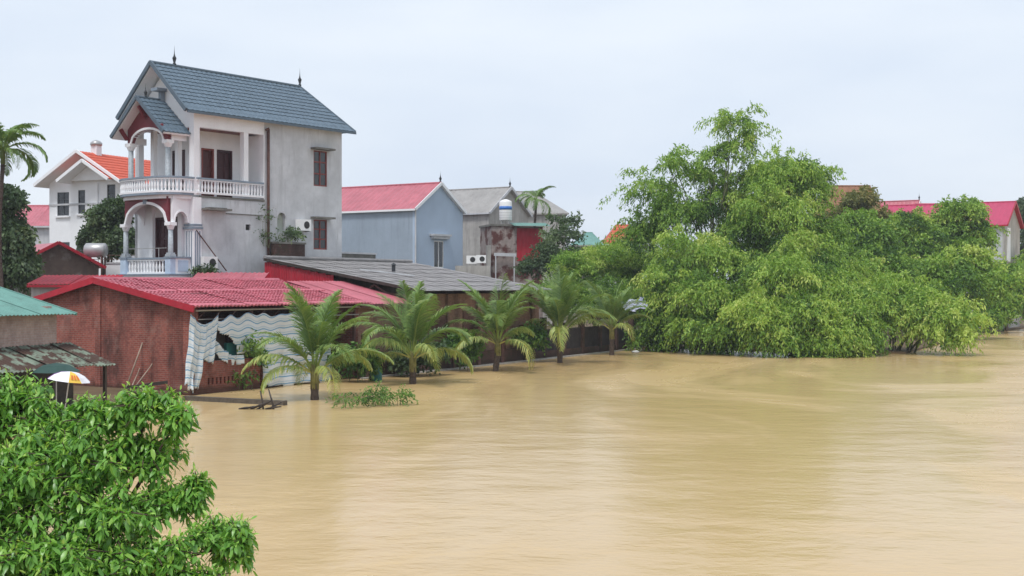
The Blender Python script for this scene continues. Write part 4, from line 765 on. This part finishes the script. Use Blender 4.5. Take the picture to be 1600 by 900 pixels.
# blue sheets and pillar in the bushes
def sheet(label, px, py, Y, wd, dp, m_, tilt):
    m = MB(); n = 8; g = random.Random(int(px))
    V_ = [[(wd * (i / n - .5), dp * (j / n - .5), .08 * math.sin(i * 1.7 + j) + g.uniform(-.03, .03)) for j in range(n + 1)] for i in range(n + 1)]
    for i in range(n):
        for j in range(n): m.face([V_[i][j], V_[i + 1][j], V_[i + 1][j + 1], V_[i][j + 1]])
    o = m.build('roof_tarpaulin', m_); o.location = at(px, py, Y); o.rotation_euler = tilt; so = o.modifiers.new('t', 'SOLIDIFY'); so.thickness = .02; return tag(o, label, 'tarpaulin')
sheet('bright blue tarpaulin scrap showing between bush and bamboo', 1016, 436, 83, .9, 1.0, TARPBLUE, (.6, .1, .2)); sheet('pale lilac sheet roof behind the last palm', 992, 476, 80, 1.5, 1.4, TARPPALE, (.45, -.2, .1))
p = at(1008, 400, 92); gp = thing('gate_pillar', 'slim grey concrete pillar with dark finial among the trees', 'pillar', (p.x, 92, 0)); MB().box(-.25, .25, -.25, .25, .1, 7.0).build('shaft', CONC, gp); MB().box(-.4, .4, -.4, .4, 7.0, 7.15).build('cap', CONC, gp); MB().lathe([(.12, 7.15), (.22, 7.4), (.16, 7.8), (.03, 8.2)], 10).build('finial', DARK, gp, True)
# ================================================================== PALMS
def frond_mesh(seed, length, pitch, curl, leaflet=.5, pairs=46, lw=.017, hang=.8, yellow=.0):
    # rachis starts at the origin, leaves along +x; pitch is the starting angle above level
    g = np.random.default_rng(seed); n = 26; P = [np.zeros(3)]; a = pitch; T = []
    for k in range(n):
        T.append(np.array([math.cos(a), 0, math.sin(a)])); P.append(P[-1] + T[-1] * length / n); a -= curl / n * (.35 + 1.5 * k / n)
    T.append(T[-1]); P = np.array(P); T = np.array(T); V = []; tint = []
    wid = np.linspace(.035, .006, n + 1)
    for k in range(n):                                       # rachis, two crossed strips
        for ax in (np.array([0, 1., 0]), np.cross(T[k], [0, 1., 0])):
            V += [P[k] - ax * wid[k], P[k + 1] - ax * wid[k + 1], P[k + 1] + ax * wid[k + 1], P[k] + ax * wid[k]]; tint.append(.62 + yellow)
    for q in range(pairs):
        s = .16 + .84 * (q + .5) / pairs; f = s * n; k = min(int(f), n - 1); p = P[k] + (P[k + 1] - P[k]) * (f - k); t = T[k]
        ll = leaflet * (math.sin(PI * min(1, (s - .05) / .95) ** .75) * .8 + .22) * (.85 + .3 * g.random())
        for sgn in (-1, 1):
            up = np.cross(t, [0, 1., 0]) * -1; d = t * .75 + np.array([0, sgn, 0]) * (.75 + .2 * g.random()) + np.array([0, 0, .25]) + g.normal(size=3) * .08; d /= np.linalg.norm(d)
            nrm = np.cross(d, np.cross([0, 0, 1.], d)); wv = np.cross(d, nrm); wv /= max(np.linalg.norm(wv), 1e-5); wv = wv * .6 + np.array([t[0], 0, t[2]]) * .5; wv /= np.linalg.norm(wv)
            pts = [p]; dd = d.copy(); hg = hang * (.7 + .6 * g.random())
            for j in range(3): pts.append(pts[-1] + dd * ll / 3); dd = dd + np.array([0, 0, -hg * .75]); dd /= np.linalg.norm(dd)
            ws = [lw * .6, lw, lw * .8, lw * .15]; tn = .38 + g.normal() * .1 + yellow * (.4 + .8 * s)
            for j in range(3): V += [pts[j] - wv * ws[j], pts[j + 1] - wv * ws[j + 1], pts[j + 1] + wv * ws[j + 1], pts[j] + wv * ws[j]]; tint.append(tn + .05 * j)
    me = np_mesh('frond', np.array(V), 4, np.array(tint)); me.materials.append(LEAF_PALM); return me
UPR = [frond_mesh(10 + k, 3.0, 1.46 - .08 * k, .6 + .2 * k, .66, 70, .022, .3) for k in range(4)]
MIDF = [frond_mesh(20 + k, 3.0, 1.24 - .1 * k, 1.15 + .25 * k, .68, 70, .022, .5, .04) for k in range(4)]
LOW = [frond_mesh(30 + k, 2.8, .82 - .12 * k, 1.55 + .2 * k, .64, 64, .022, 1.2, .2 + .07 * k) for k in range(4)]
def coconut(label, x, y, trunk_h, scale, lean, seed, nu=6, nm=7, nl=5):
    t = thing('coconut_palm', label, 'palm', (x, y, 0), 0, 'young coconut palms in a row along the flooded bank'); g = random.Random(seed); h = trunk_h - .4
    m = MB(); pts = [(lean * q * .35, 0, -.8 + (h + .85) * q) for q in [k / 8 for k in range(9)]]; m.tube(pts, [.15 + .018 * (k % 2) - .002 * k for k in range(9)], 10); m.build('trunk', PALMBARK, t, True)
    top = Vector((lean * .35, 0, h)); m = MB()
    for k in range(9): a = k * 2.4; m.tube([top + Vector((.09 * math.cos(a), .09 * math.sin(a), -.15)), top + Vector((.1 * math.cos(a), .1 * math.sin(a), .3)), top + Vector((.15 * math.cos(a), .15 * math.sin(a), .75))], [.07, .05, .032], 6)
    m.build('leaf_base', mat('leaf_base', (.21, .20, .07), var=.4, scale=5) if 'leaf_base' not in MATS else MATS['leaf_base'], t, True)
    k = 0
    for lst, n, z in ((UPR, nu, .6), (MIDF, nm, .55), (LOW, nl, .42)):
        off = g.uniform(0, 6)
        for i in range(n):
            o = obj('frond', lst[(i + seed) % 4], None, t); az = off + 2 * PI * i / n + g.uniform(-.3, .3); s = scale * g.uniform(.85, 1.12)
            o.location = top + Vector((.08 * math.cos(az), .08 * math.sin(az), z)); o.rotation_euler = (g.uniform(-.15, .15), g.uniform(-.1, .12), az); o.scale = (s, s, s)
coconut('nearest coconut palm, in front of the striped tarpaulin', -7.2, 46.7, .95, 1.06, .0, 1, 9, 7, 6)
coconut('second coconut palm from the shed, before the pink lean-to roof', -4.2, 54.2, 1.05, 1.1, .0, 2, 8, 7, 5)
coconut('third coconut palm, middle of the row, trunk leaning slightly', -.9, 62.2, 1.3, 1.08, .6, 3, 8, 6, 4)
coconut('fourth coconut palm, with pale brown trunk, before the feathery bush', 2.58, 68.9, 1.45, 1.2, .0, 4, 9, 7, 3)
coconut('farthest coconut palm, last of the row beside the bamboo', 5.96, 76.4, 1.5, 1.05, .0, 5, 7, 6, 4)
ARF = [frond_mesh(50 + k, 2.0, 1.2 - .3 * k, 1.5 + .25 * k, .55, 34, .035, .9, -.08) for k in range(5)]
def areca(label, base, h, scale, seed, n=11, tr=.1):
    t = thing('areca_palm', label, 'palm', base, 0, 'slim areca palms'); g = random.Random(seed)
    MB().tube([(.1 * math.sin(k), 0, h * k / 7) for k in range(8)], [tr * (1.1 - .03 * k) for k in range(8)], 10).build('trunk', PALMBARK, t, True); MB().tube([(.1 * math.sin(7), 0, h - .02), (.1 * math.sin(7), 0, h + .5), (.1 * math.sin(7), 0, h + .75)], [tr * .95, tr * 1.0, tr * .4], 8).build('crownshaft', mat('crownshaft', (.12, .17, .06)) if 'crownshaft' not in MATS else MATS['crownshaft'], t, True)
    for i in range(n):
        o = obj('frond', ARF[i % 5], None, t); o.location = (.1 * math.sin(7), 0, h + .6); o.rotation_euler = (g.uniform(-.1, .1), g.uniform(-.1, .1), 2 * PI * i / n * 2.6 + g.uniform(-.2, .2)); s = scale * g.uniform(.85, 1.15); o.scale = (s, s, s)
p = at(2, 238, 55); areca('tall dark-trunked areca palm at the left edge of the picture', (p.x, 55, 0), p.z - .5, 1.0, 3, 18)
p = at(836, 318, 104); areca('small areca palm rising above the green awning roof', (p.x, 104, .1), p.z - .4, .95, 5, 12, .12)

# ================================================================== BAMBOO AND TREES ON THE RIGHT
BK = dict(leaf=(.26, .042), K=11, spray=.95, droop=1.15, subs=15, per=38, sub_r=.23, fill=.16, plumes=14)
def gb(px, py, Y): p = at(px, py, Y); return (p.x, Y, 0)
tree('bamboo_clump', 'tall wispy bamboo clump, the highest, with one thin plume above the rest', 'bamboo', gb(1110, 548, 85),
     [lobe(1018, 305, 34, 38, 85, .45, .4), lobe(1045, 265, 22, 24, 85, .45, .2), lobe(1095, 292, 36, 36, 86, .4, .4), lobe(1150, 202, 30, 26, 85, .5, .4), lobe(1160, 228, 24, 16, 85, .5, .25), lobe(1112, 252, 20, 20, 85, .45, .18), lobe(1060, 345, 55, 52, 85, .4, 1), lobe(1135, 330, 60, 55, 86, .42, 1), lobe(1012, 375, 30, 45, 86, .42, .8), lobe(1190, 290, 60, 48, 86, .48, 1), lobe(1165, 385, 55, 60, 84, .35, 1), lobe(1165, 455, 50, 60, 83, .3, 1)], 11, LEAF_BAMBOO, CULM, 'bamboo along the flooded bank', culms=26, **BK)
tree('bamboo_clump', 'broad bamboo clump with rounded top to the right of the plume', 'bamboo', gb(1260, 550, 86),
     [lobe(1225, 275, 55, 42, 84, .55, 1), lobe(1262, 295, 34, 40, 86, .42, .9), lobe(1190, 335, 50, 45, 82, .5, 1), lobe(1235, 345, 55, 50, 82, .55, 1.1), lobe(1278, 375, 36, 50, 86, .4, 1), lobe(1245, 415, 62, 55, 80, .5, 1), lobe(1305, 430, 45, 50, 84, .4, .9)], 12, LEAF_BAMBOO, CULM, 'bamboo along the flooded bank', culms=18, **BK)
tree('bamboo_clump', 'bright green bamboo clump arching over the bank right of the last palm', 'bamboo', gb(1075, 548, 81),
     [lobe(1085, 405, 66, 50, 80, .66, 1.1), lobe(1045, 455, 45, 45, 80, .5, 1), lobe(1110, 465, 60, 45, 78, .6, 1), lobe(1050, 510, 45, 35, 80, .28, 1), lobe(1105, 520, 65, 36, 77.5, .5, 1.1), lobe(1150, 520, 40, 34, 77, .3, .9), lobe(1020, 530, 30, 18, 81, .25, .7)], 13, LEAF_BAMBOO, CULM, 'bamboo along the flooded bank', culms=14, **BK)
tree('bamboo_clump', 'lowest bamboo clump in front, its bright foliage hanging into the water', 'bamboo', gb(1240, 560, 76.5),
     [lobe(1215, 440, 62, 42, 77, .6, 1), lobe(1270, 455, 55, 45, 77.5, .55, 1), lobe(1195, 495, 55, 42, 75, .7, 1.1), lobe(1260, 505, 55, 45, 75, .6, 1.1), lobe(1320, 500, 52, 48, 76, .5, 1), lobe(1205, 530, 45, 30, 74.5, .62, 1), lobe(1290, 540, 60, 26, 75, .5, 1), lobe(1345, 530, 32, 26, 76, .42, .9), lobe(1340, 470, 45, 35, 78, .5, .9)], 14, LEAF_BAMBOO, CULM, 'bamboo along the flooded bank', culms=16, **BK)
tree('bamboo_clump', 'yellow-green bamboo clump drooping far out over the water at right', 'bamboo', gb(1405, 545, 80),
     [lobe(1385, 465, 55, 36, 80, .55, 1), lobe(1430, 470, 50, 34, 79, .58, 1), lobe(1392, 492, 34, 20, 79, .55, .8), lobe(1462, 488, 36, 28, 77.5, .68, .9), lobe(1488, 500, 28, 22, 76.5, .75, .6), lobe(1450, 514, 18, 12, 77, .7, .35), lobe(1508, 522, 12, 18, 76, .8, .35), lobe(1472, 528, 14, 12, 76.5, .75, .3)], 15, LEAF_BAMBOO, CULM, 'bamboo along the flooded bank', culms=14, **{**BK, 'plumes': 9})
TK = dict(leaf=(.28, .07), K=8, spray=.75, droop=.8, subs=15, per=42, sub_r=.3, plumes=4)
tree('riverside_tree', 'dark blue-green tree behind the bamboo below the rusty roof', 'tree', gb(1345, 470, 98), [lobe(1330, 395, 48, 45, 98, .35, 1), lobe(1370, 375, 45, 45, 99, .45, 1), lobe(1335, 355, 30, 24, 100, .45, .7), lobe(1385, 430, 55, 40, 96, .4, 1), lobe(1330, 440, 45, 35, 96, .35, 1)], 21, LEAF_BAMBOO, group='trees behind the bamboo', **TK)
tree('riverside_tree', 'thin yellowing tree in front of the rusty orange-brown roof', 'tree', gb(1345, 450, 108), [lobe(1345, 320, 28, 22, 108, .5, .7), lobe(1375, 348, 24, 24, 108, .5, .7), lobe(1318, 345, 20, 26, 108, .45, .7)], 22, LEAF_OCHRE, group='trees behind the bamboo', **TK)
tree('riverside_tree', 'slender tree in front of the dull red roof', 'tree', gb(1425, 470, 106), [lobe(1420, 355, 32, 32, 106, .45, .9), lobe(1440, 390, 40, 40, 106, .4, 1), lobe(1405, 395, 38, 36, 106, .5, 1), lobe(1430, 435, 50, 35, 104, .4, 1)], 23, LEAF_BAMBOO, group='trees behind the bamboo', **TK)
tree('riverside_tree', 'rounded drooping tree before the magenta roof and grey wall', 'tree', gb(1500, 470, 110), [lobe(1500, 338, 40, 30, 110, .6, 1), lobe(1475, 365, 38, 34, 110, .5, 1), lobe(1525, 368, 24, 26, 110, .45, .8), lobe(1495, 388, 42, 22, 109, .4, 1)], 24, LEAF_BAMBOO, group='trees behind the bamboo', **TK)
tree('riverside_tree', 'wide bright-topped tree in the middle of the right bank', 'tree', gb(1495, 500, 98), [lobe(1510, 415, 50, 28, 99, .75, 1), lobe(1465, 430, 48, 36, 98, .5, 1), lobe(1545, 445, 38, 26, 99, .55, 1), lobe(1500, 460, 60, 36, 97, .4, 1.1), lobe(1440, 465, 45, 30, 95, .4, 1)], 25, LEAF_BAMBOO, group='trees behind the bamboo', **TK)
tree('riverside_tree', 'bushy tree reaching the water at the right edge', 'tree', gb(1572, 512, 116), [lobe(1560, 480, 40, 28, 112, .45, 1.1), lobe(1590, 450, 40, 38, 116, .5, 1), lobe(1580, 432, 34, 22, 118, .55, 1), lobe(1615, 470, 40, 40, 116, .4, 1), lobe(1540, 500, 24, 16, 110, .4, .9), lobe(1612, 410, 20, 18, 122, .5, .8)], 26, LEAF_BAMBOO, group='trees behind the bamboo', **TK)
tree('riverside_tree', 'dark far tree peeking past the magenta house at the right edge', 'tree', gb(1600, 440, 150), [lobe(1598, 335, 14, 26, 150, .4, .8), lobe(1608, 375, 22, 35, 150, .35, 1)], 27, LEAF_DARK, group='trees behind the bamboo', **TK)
# ---- middle
FK = dict(leaf=(.26, .03), K=9, spray=.6, droop=.55, subs=16, per=55, sub_r=.36)
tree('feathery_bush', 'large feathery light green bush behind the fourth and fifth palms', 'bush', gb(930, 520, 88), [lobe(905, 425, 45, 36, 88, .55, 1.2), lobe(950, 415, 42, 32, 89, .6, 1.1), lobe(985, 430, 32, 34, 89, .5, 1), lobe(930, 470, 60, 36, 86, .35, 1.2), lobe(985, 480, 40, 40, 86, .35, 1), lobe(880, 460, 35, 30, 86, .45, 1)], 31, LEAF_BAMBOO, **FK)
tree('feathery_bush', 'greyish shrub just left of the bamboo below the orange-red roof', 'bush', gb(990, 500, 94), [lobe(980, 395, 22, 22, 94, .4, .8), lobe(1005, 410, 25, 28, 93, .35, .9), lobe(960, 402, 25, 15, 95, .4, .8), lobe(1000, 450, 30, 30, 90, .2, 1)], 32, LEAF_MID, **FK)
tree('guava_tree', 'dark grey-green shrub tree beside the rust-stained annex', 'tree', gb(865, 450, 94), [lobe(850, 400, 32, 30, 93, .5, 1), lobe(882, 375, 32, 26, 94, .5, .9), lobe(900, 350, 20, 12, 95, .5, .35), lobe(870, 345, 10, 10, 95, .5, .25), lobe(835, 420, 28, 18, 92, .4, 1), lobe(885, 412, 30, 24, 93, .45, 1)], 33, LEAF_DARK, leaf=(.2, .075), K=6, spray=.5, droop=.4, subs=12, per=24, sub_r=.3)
# ---- left
tree('round_tree', 'dark round-headed tree between the white house and the porch', 'tree', gb(165, 430, 74), [lobe(168, 355, 26, 32, 74, .5, 1.2), lobe(182, 332, 16, 18, 74, .55, 1), lobe(150, 375, 20, 22, 74, .45, 1), lobe(185, 380, 22, 28, 73.5, .45, 1)], 41, LEAF_DARK, leaf=(.2, .07), K=6, spray=.5, droop=.5, subs=18, per=60, sub_r=.34)
tree('round_tree', 'dark shaggy tree behind the areca palm trunk at the left edge', 'tree', gb(10, 455, 60), [lobe(8, 315, 16, 32, 60, .4, .8), lobe(15, 370, 22, 32, 60, .4, 1.1), lobe(0, 400, 26, 45, 60, .4, 1.1), lobe(26, 418, 17, 34, 60, .55, 1), lobe(-25, 360, 25, 40, 60, .4, 1)], 42, LEAF_DARK, leaf=(.22, .07), K=7, spray=.6, droop=1.0, subs=16, per=55, sub_r=.36)
# ---- far belt of trees that reads as one mass
fl = [lobe(px, 420 + rnd.uniform(-6, 8), 60, 26 + rnd.uniform(0, 8), 230 + rnd.uniform(-15, 30), rnd.uniform(.3, .5), .8) for px in range(-160, 1800, 70)]
v, tt = clump_leaves(fl, 51, leaf=(.9, .35), K=5, spray=1.6, droop=.6, subs=12, per=26)
stuff(tag(obj('tree_belt', np_mesh('tree_belt', v, 4, tt), LEAF_MID), 'distant belt of dark green trees filling the gaps behind the houses', 'trees'))
# ---- small plants
def plant(name, label, cat, lobes, seed, base, lm, group=None, **kw):
    t = thing(name, label, cat, base, 0, group); k = dict(leaf=(.2, .045), K=7, spray=.45, droop=.5, subs=8, per=16, sub_r=.45, fill=.15); k.update(kw)
    v, tint = clump_leaves(lobes, seed, **k); obj('foliage', np_mesh('foliage', v - np.array(base), 4, tint), lm, t); g = random.Random(seed); m = MB()
    for lb in lobes:
        for _ in range(3): e = Vector(lb[0]) + Vector((g.uniform(-.5, .5) * lb[1][0], g.uniform(-.5, .5) * lb[1][1], g.uniform(0, .4) * lb[1][2])) - Vector(base); s = Vector((e.x * .6, e.y * .6, min(-.1, e.z - .5))); m.tube([s, s.lerp(e, .6), e], [.014, .011, .005], 5)
    m.build('stem', CULM, t); return t
def wl(px, py): Y = 8400 / (py - 445); return gb(px, py, Y)
for lab, px, py, rx, s in (('leftmost sparse tuft of flooded shrub sticking out of the water', 540, 632, 22, 61), ('middle, fullest tuft of flooded shrub sticking out of the water', 590, 628, 28, 62), ('smallest tuft of flooded shrub, right of the three, drooping', 626, 628, 13, 63)):
    Y = 8400 / (py - 440); plant('flooded_shrub', lab, 'shrub', [lobe(px, py - 6, rx, 11, Y, .5, 1.0 if rx > 25 else .6)], s, gb(px, py, Y), LEAF_MID, 'flooded shrubs near the first palm', leaf=(.15, .024), spray=.4, droop=.7, per=11)
plant('climbing_vine', 'green vine creeping over the brick dwarf wall under the tarpaulin', 'vine', [lobe(368, 596, 16, 10, 50.9, .5, .7), lobe(402, 570, 5, 22, 51.6, .5, .5), lobe(388, 545, 10, 10, 51.2, .5, .5)], 64, gb(378, 610, 50.8), LEAF_MID)
for k, (px, py, Y, rx, rz_, lab) in enumerate(((662, 560, 59.2, 35, 22, 'low dark weeds at the river wall between the first two posts'), (722, 545, 62.5, 26, 22, 'leafy weeds growing up the river wall before the third palm'), (640, 565, 58.4, 30, 18, 'weeds at the wall foot behind the second palm'), (830, 530, 69.5, 30, 15, 'weeds hugging the wall left of the fourth palm'), (1030, 535, 83, 40, 16, 'dark weeds at the end of the river wall under the bamboo'), (560, 570, 55.2, 30, 18, 'brownish-green weeds between the tarpaulin and the teal barrel'))):
    plant('weed_patch', lab, 'weeds', [lobe(px, py, rx, rz_, Y, .4, 1.6, rx * .35)], 70 + k, gb(px, py, Y), LEAF_DARK if k % 2 == 0 else LEAF_MID, 'weeds along the river wall', leaf=(.22, .06), per=24)
q_ = hloc(5.9, -.35, 6.45); plant('wall_plant', 'green plant growing on top of the short brick wall', 'plant', [((q_[0], q_[1], q_[2] + .3), (.7, .3, .25), .5, .6)], 81, q_, LEAF_DARK)
q_ = hloc(4.4, -.2, 6.6); plant('climbing_vine', 'bare brownish vine climbing the drainpipe of the grey house wall', 'vine', [((q_[0], q_[1], 7.2), (.3, .2, 1.1), .5, .5), ((q_[0] + .3, q_[1] + .3, 6.6), (.4, .2, .5), .5, .5)], 82, (q_[0], q_[1], 6.3), LEAF_DARK, per=5, leaf=(.14, .03))
q_ = hloc(.5, -.3, 4.6); plant('potted_shrub', 'small dark plant under the low air conditioner', 'plant', [((q_[0], q_[1], 4.75), (.45, .25, .2), .4, 1)], 83, (q_[0], q_[1], 4.5), LEAF_DARK)

# ================================================================== FOREGROUND TREE
FT = thing('leafy_tree', 'bright green broad-leaved tree in the near left corner', 'tree', (at(118, 900, 13.2).x, 13.2, -.6))
fb = Vector(FT.location); g = np.random.default_rng(5)
LF = [(20, 645, 75, 62, 13.2), (75, 680, 70, 55, 13.0), (-40, 690, 80, 90, 13.2), (155, 662, 70, 46, 13.0), (235, 640, 55, 42, 12.8), (275, 660, 30, 34, 12.6), (110, 740, 120, 80, 12.6), (225, 715, 65, 45, 12.8), (30, 780, 100, 80, 12.2), (160, 820, 110, 70, 12.2), (265, 790, 55, 42, 12.6), (310, 765, 18, 30, 12.6), (340, 845, 52, 45, 12.2), (375, 850, 26, 40, 12.0), (240, 875, 90, 45, 12.0), (70, 880, 120, 60, 11.8), (-30, 860, 90, 90, 12), (120, 930, 160, 50, 11.8), (320, 910, 60, 30, 11.9)]
Pw = []; Dw = []; BR = []
for px, py, rx, rz_, Y in LF:                              # each limb end carries arching shoots with whorls of leaves along them
    c = np.array(at(px, py, Y)); rad = np.array((rx, max(rx, rz_) * .8, rz_)) * Y / F * .9; nb = int(13 + 70 * rad[0] * rad[2] / .3)
    for _ in range(nb):
        d = unit(g.normal(size=3)); d[2] = d[2] if g.random() < .4 else abs(d[2]); e = c + d * rad * (.7 + .6 * g.random()); s0 = c + (e - c) * .1; L0 = np.linalg.norm(e - s0); sag = .12 * L0
        k = int(3 + L0 / .085); tt_ = np.sort(np.append(.25 + .72 * g.random(k), 1.)); q = s0 + (e - s0) * tt_[:, None]; q[:, 2] += .5 * L0 * tt_ * (1 - tt_) ; q += g.normal(size=q.shape) * .025; q[-1] = e
        Pw.append(q); Dw.append(np.repeat(d[None], len(q), 0)); BR.append((s0, s0 + (e - s0) * .5 + [0, 0, .125 * L0], e))
Pw = np.concatenate(Pw); Dw = np.concatenate(Dw); NW = len(Pw)
ax = unit(Dw * [.8, .8, .4] + np.array([0, 0, .75]) + g.normal(size=(NW, 3)) * .25)
KL = 7; u_ = unit(np.cross(ax, g.normal(size=(NW, 3)))); v_ = np.cross(ax, u_)
# one leaf: folded along the midrib and curling down, along +x, length 1
LFV = np.array([(0, 0, 0), (.3, .0, .03), (.65, 0, 0), (1, 0, -.12), (.22, .145, .05), (.55, .17, .03), (.82, .09, -.03), (.22, -.145, .05), (.55, -.17, .03), (.82, -.09, -.03)])
LFF = [(0, 1, 4), (1, 2, 5, 4), (2, 3, 6, 5), (0, 7, 1), (1, 7, 8, 2), (2, 8, 9, 3)]
mats_ = []
for k in range(KL):
    a = 2 * PI * (k * .382) + g.random(NW) * .5; hz = u_ * np.cos(a)[:, None] + v_ * np.sin(a)[:, None]; inner = k < 2
    d = unit(hz * (1. if not inner else .55) + ax * (.15 if not inner else .7) + np.array([0, 0, -.8 if not inner else -.1]) + g.normal(size=(NW, 3)) * .18)
    ln = (.055 + .085 * g.random(NW)) * (1 if not inner else .6); sd2 = unit(np.cross(np.array([0, 0, 1.]) + g.normal(size=(NW, 3)) * .3, d)); up = np.cross(d, sd2)
    p = Pw + hz * .02 - ax * .012 * k; M = np.stack([d, sd2, up], axis=2) * ln[:, None, None]
    tn = (.44 if not inner else .76) + g.normal(size=NW) * .17
    mats_.append((p, M, tn))
P_ = np.concatenate([q[0] for q in mats_]); M_ = np.concatenate([q[1] for q in mats_]); T_ = np.concatenate([q[2] for q in mats_])
pxs = 800 + F * P_[:, 0] / P_[:, 1]; pys = HOR + F * (CAMH - P_[:, 2]) / P_[:, 1]
score = np.where((pxs > 5) & (pxs < 420) & (pys < 890), np.linalg.norm(M_[:, :, 0], axis=1) / P_[:, 1], 0) * np.where(Dw[np.tile(np.arange(NW), KL), 1] < -.2, 1, .3)
order = np.argsort(-score); single = order[:300]; rest = order[300:]
Vv = np.einsum('nij,kj->nki', M_[rest], LFV) + P_[rest][:, None] - np.array(fb); nL = len(rest); nv = len(LFV)
me = bpy.data.meshes.new('foliage'); me.vertices.add(nL * nv); me.vertices.foreach_set('co', Vv.astype(np.float32).ravel())
loops = np.concatenate([np.array(f) for f in LFF]); tot = len(loops); starts = np.cumsum([0] + [len(f) for f in LFF])[:-1]
me.loops.add(nL * tot); me.loops.foreach_set('vertex_index', (loops[None] + np.arange(nL)[:, None] * nv).astype(np.int32).ravel())
me.polygons.add(nL * len(LFF)); me.polygons.foreach_set('loop_start', (starts[None] + np.arange(nL)[:, None] * tot).astype(np.int32).ravel()); me.update(calc_edges=True)
at_ = me.attributes.new('tint', 'FLOAT', 'FACE'); at_.data.foreach_set('value', np.clip(np.repeat(T_[rest], len(LFF)), 0, 1).astype(np.float32)); me.shade_smooth()
stuff(obj('foliage', me, LEAF_FRONT, FT))
LM = []
for k in range(5):
    q = bpy.data.meshes.new('leaf'); q.from_pydata([tuple(x) for x in LFV], [], LFF); z = q.attributes.new('tint', 'FLOAT', 'FACE'); z.data.foreach_set('value', np.full(len(LFF), .28 + .15 * k, dtype=np.float32)); q.materials.append(LEAF_FRONT); q.shade_smooth(); LM.append(q)
from mathutils import Matrix
for i in single:
    o = obj('leaf', LM[int(min(4, max(0, (T_[i] - .2) / .15)))], None, FT); M = M_[i]
    o.matrix_local = Matrix(((M[0, 0], M[0, 1], M[0, 2], P_[i, 0] - fb.x), (M[1, 0], M[1, 1], M[1, 2], P_[i, 1] - fb.y), (M[2, 0], M[2, 1], M[2, 2], P_[i, 2] - fb.z), (0, 0, 0, 1)))
m = MB(); fork = Vector((.05, 0, 1.9)); m.tube([(0, 0, -.6), (.03, 0, .8), fork], [.09, .075, .06], 9)
for px, py, rx, rz_, Y in LF:
    e = at(px, py, Y) - fb; mid = fork.lerp(e, .5) + Vector((0, 0, -.08)); m.tube([fork - Vector((0, 0, .15)), mid, e], [.04, .024, .008], 6)
for s0, mid, e in BR: m.tube([Vector(s0) - fb, Vector(mid) - fb, Vector(e) - fb], [.011, .008, .004], 5)
m.build('trunk', BARK, FT, True)
# ================================================================== RAINY AIR
hz = MB().box(-420, 420, -6, 640, -2.6, 24).build('haze', None); stuff(tag(hz, 'thin rainy haze over the flooded village', 'haze'))
hm = bpy.data.materials.new('rain_haze'); hm.use_nodes = True; hn = hm.node_tree; hn.nodes.clear()
ho = hn.nodes.new('ShaderNodeOutputMaterial'); hv = hn.nodes.new('ShaderNodeVolumePrincipled'); hv.inputs['Color'].default_value = (.93, .96, 1, 1); hv.inputs['Density'].default_value = .00045; hv.inputs['Anisotropy'].default_value = .2
hn.links.new(hv.outputs[0], ho.inputs['Volume']); hz.data.materials.append(hm)
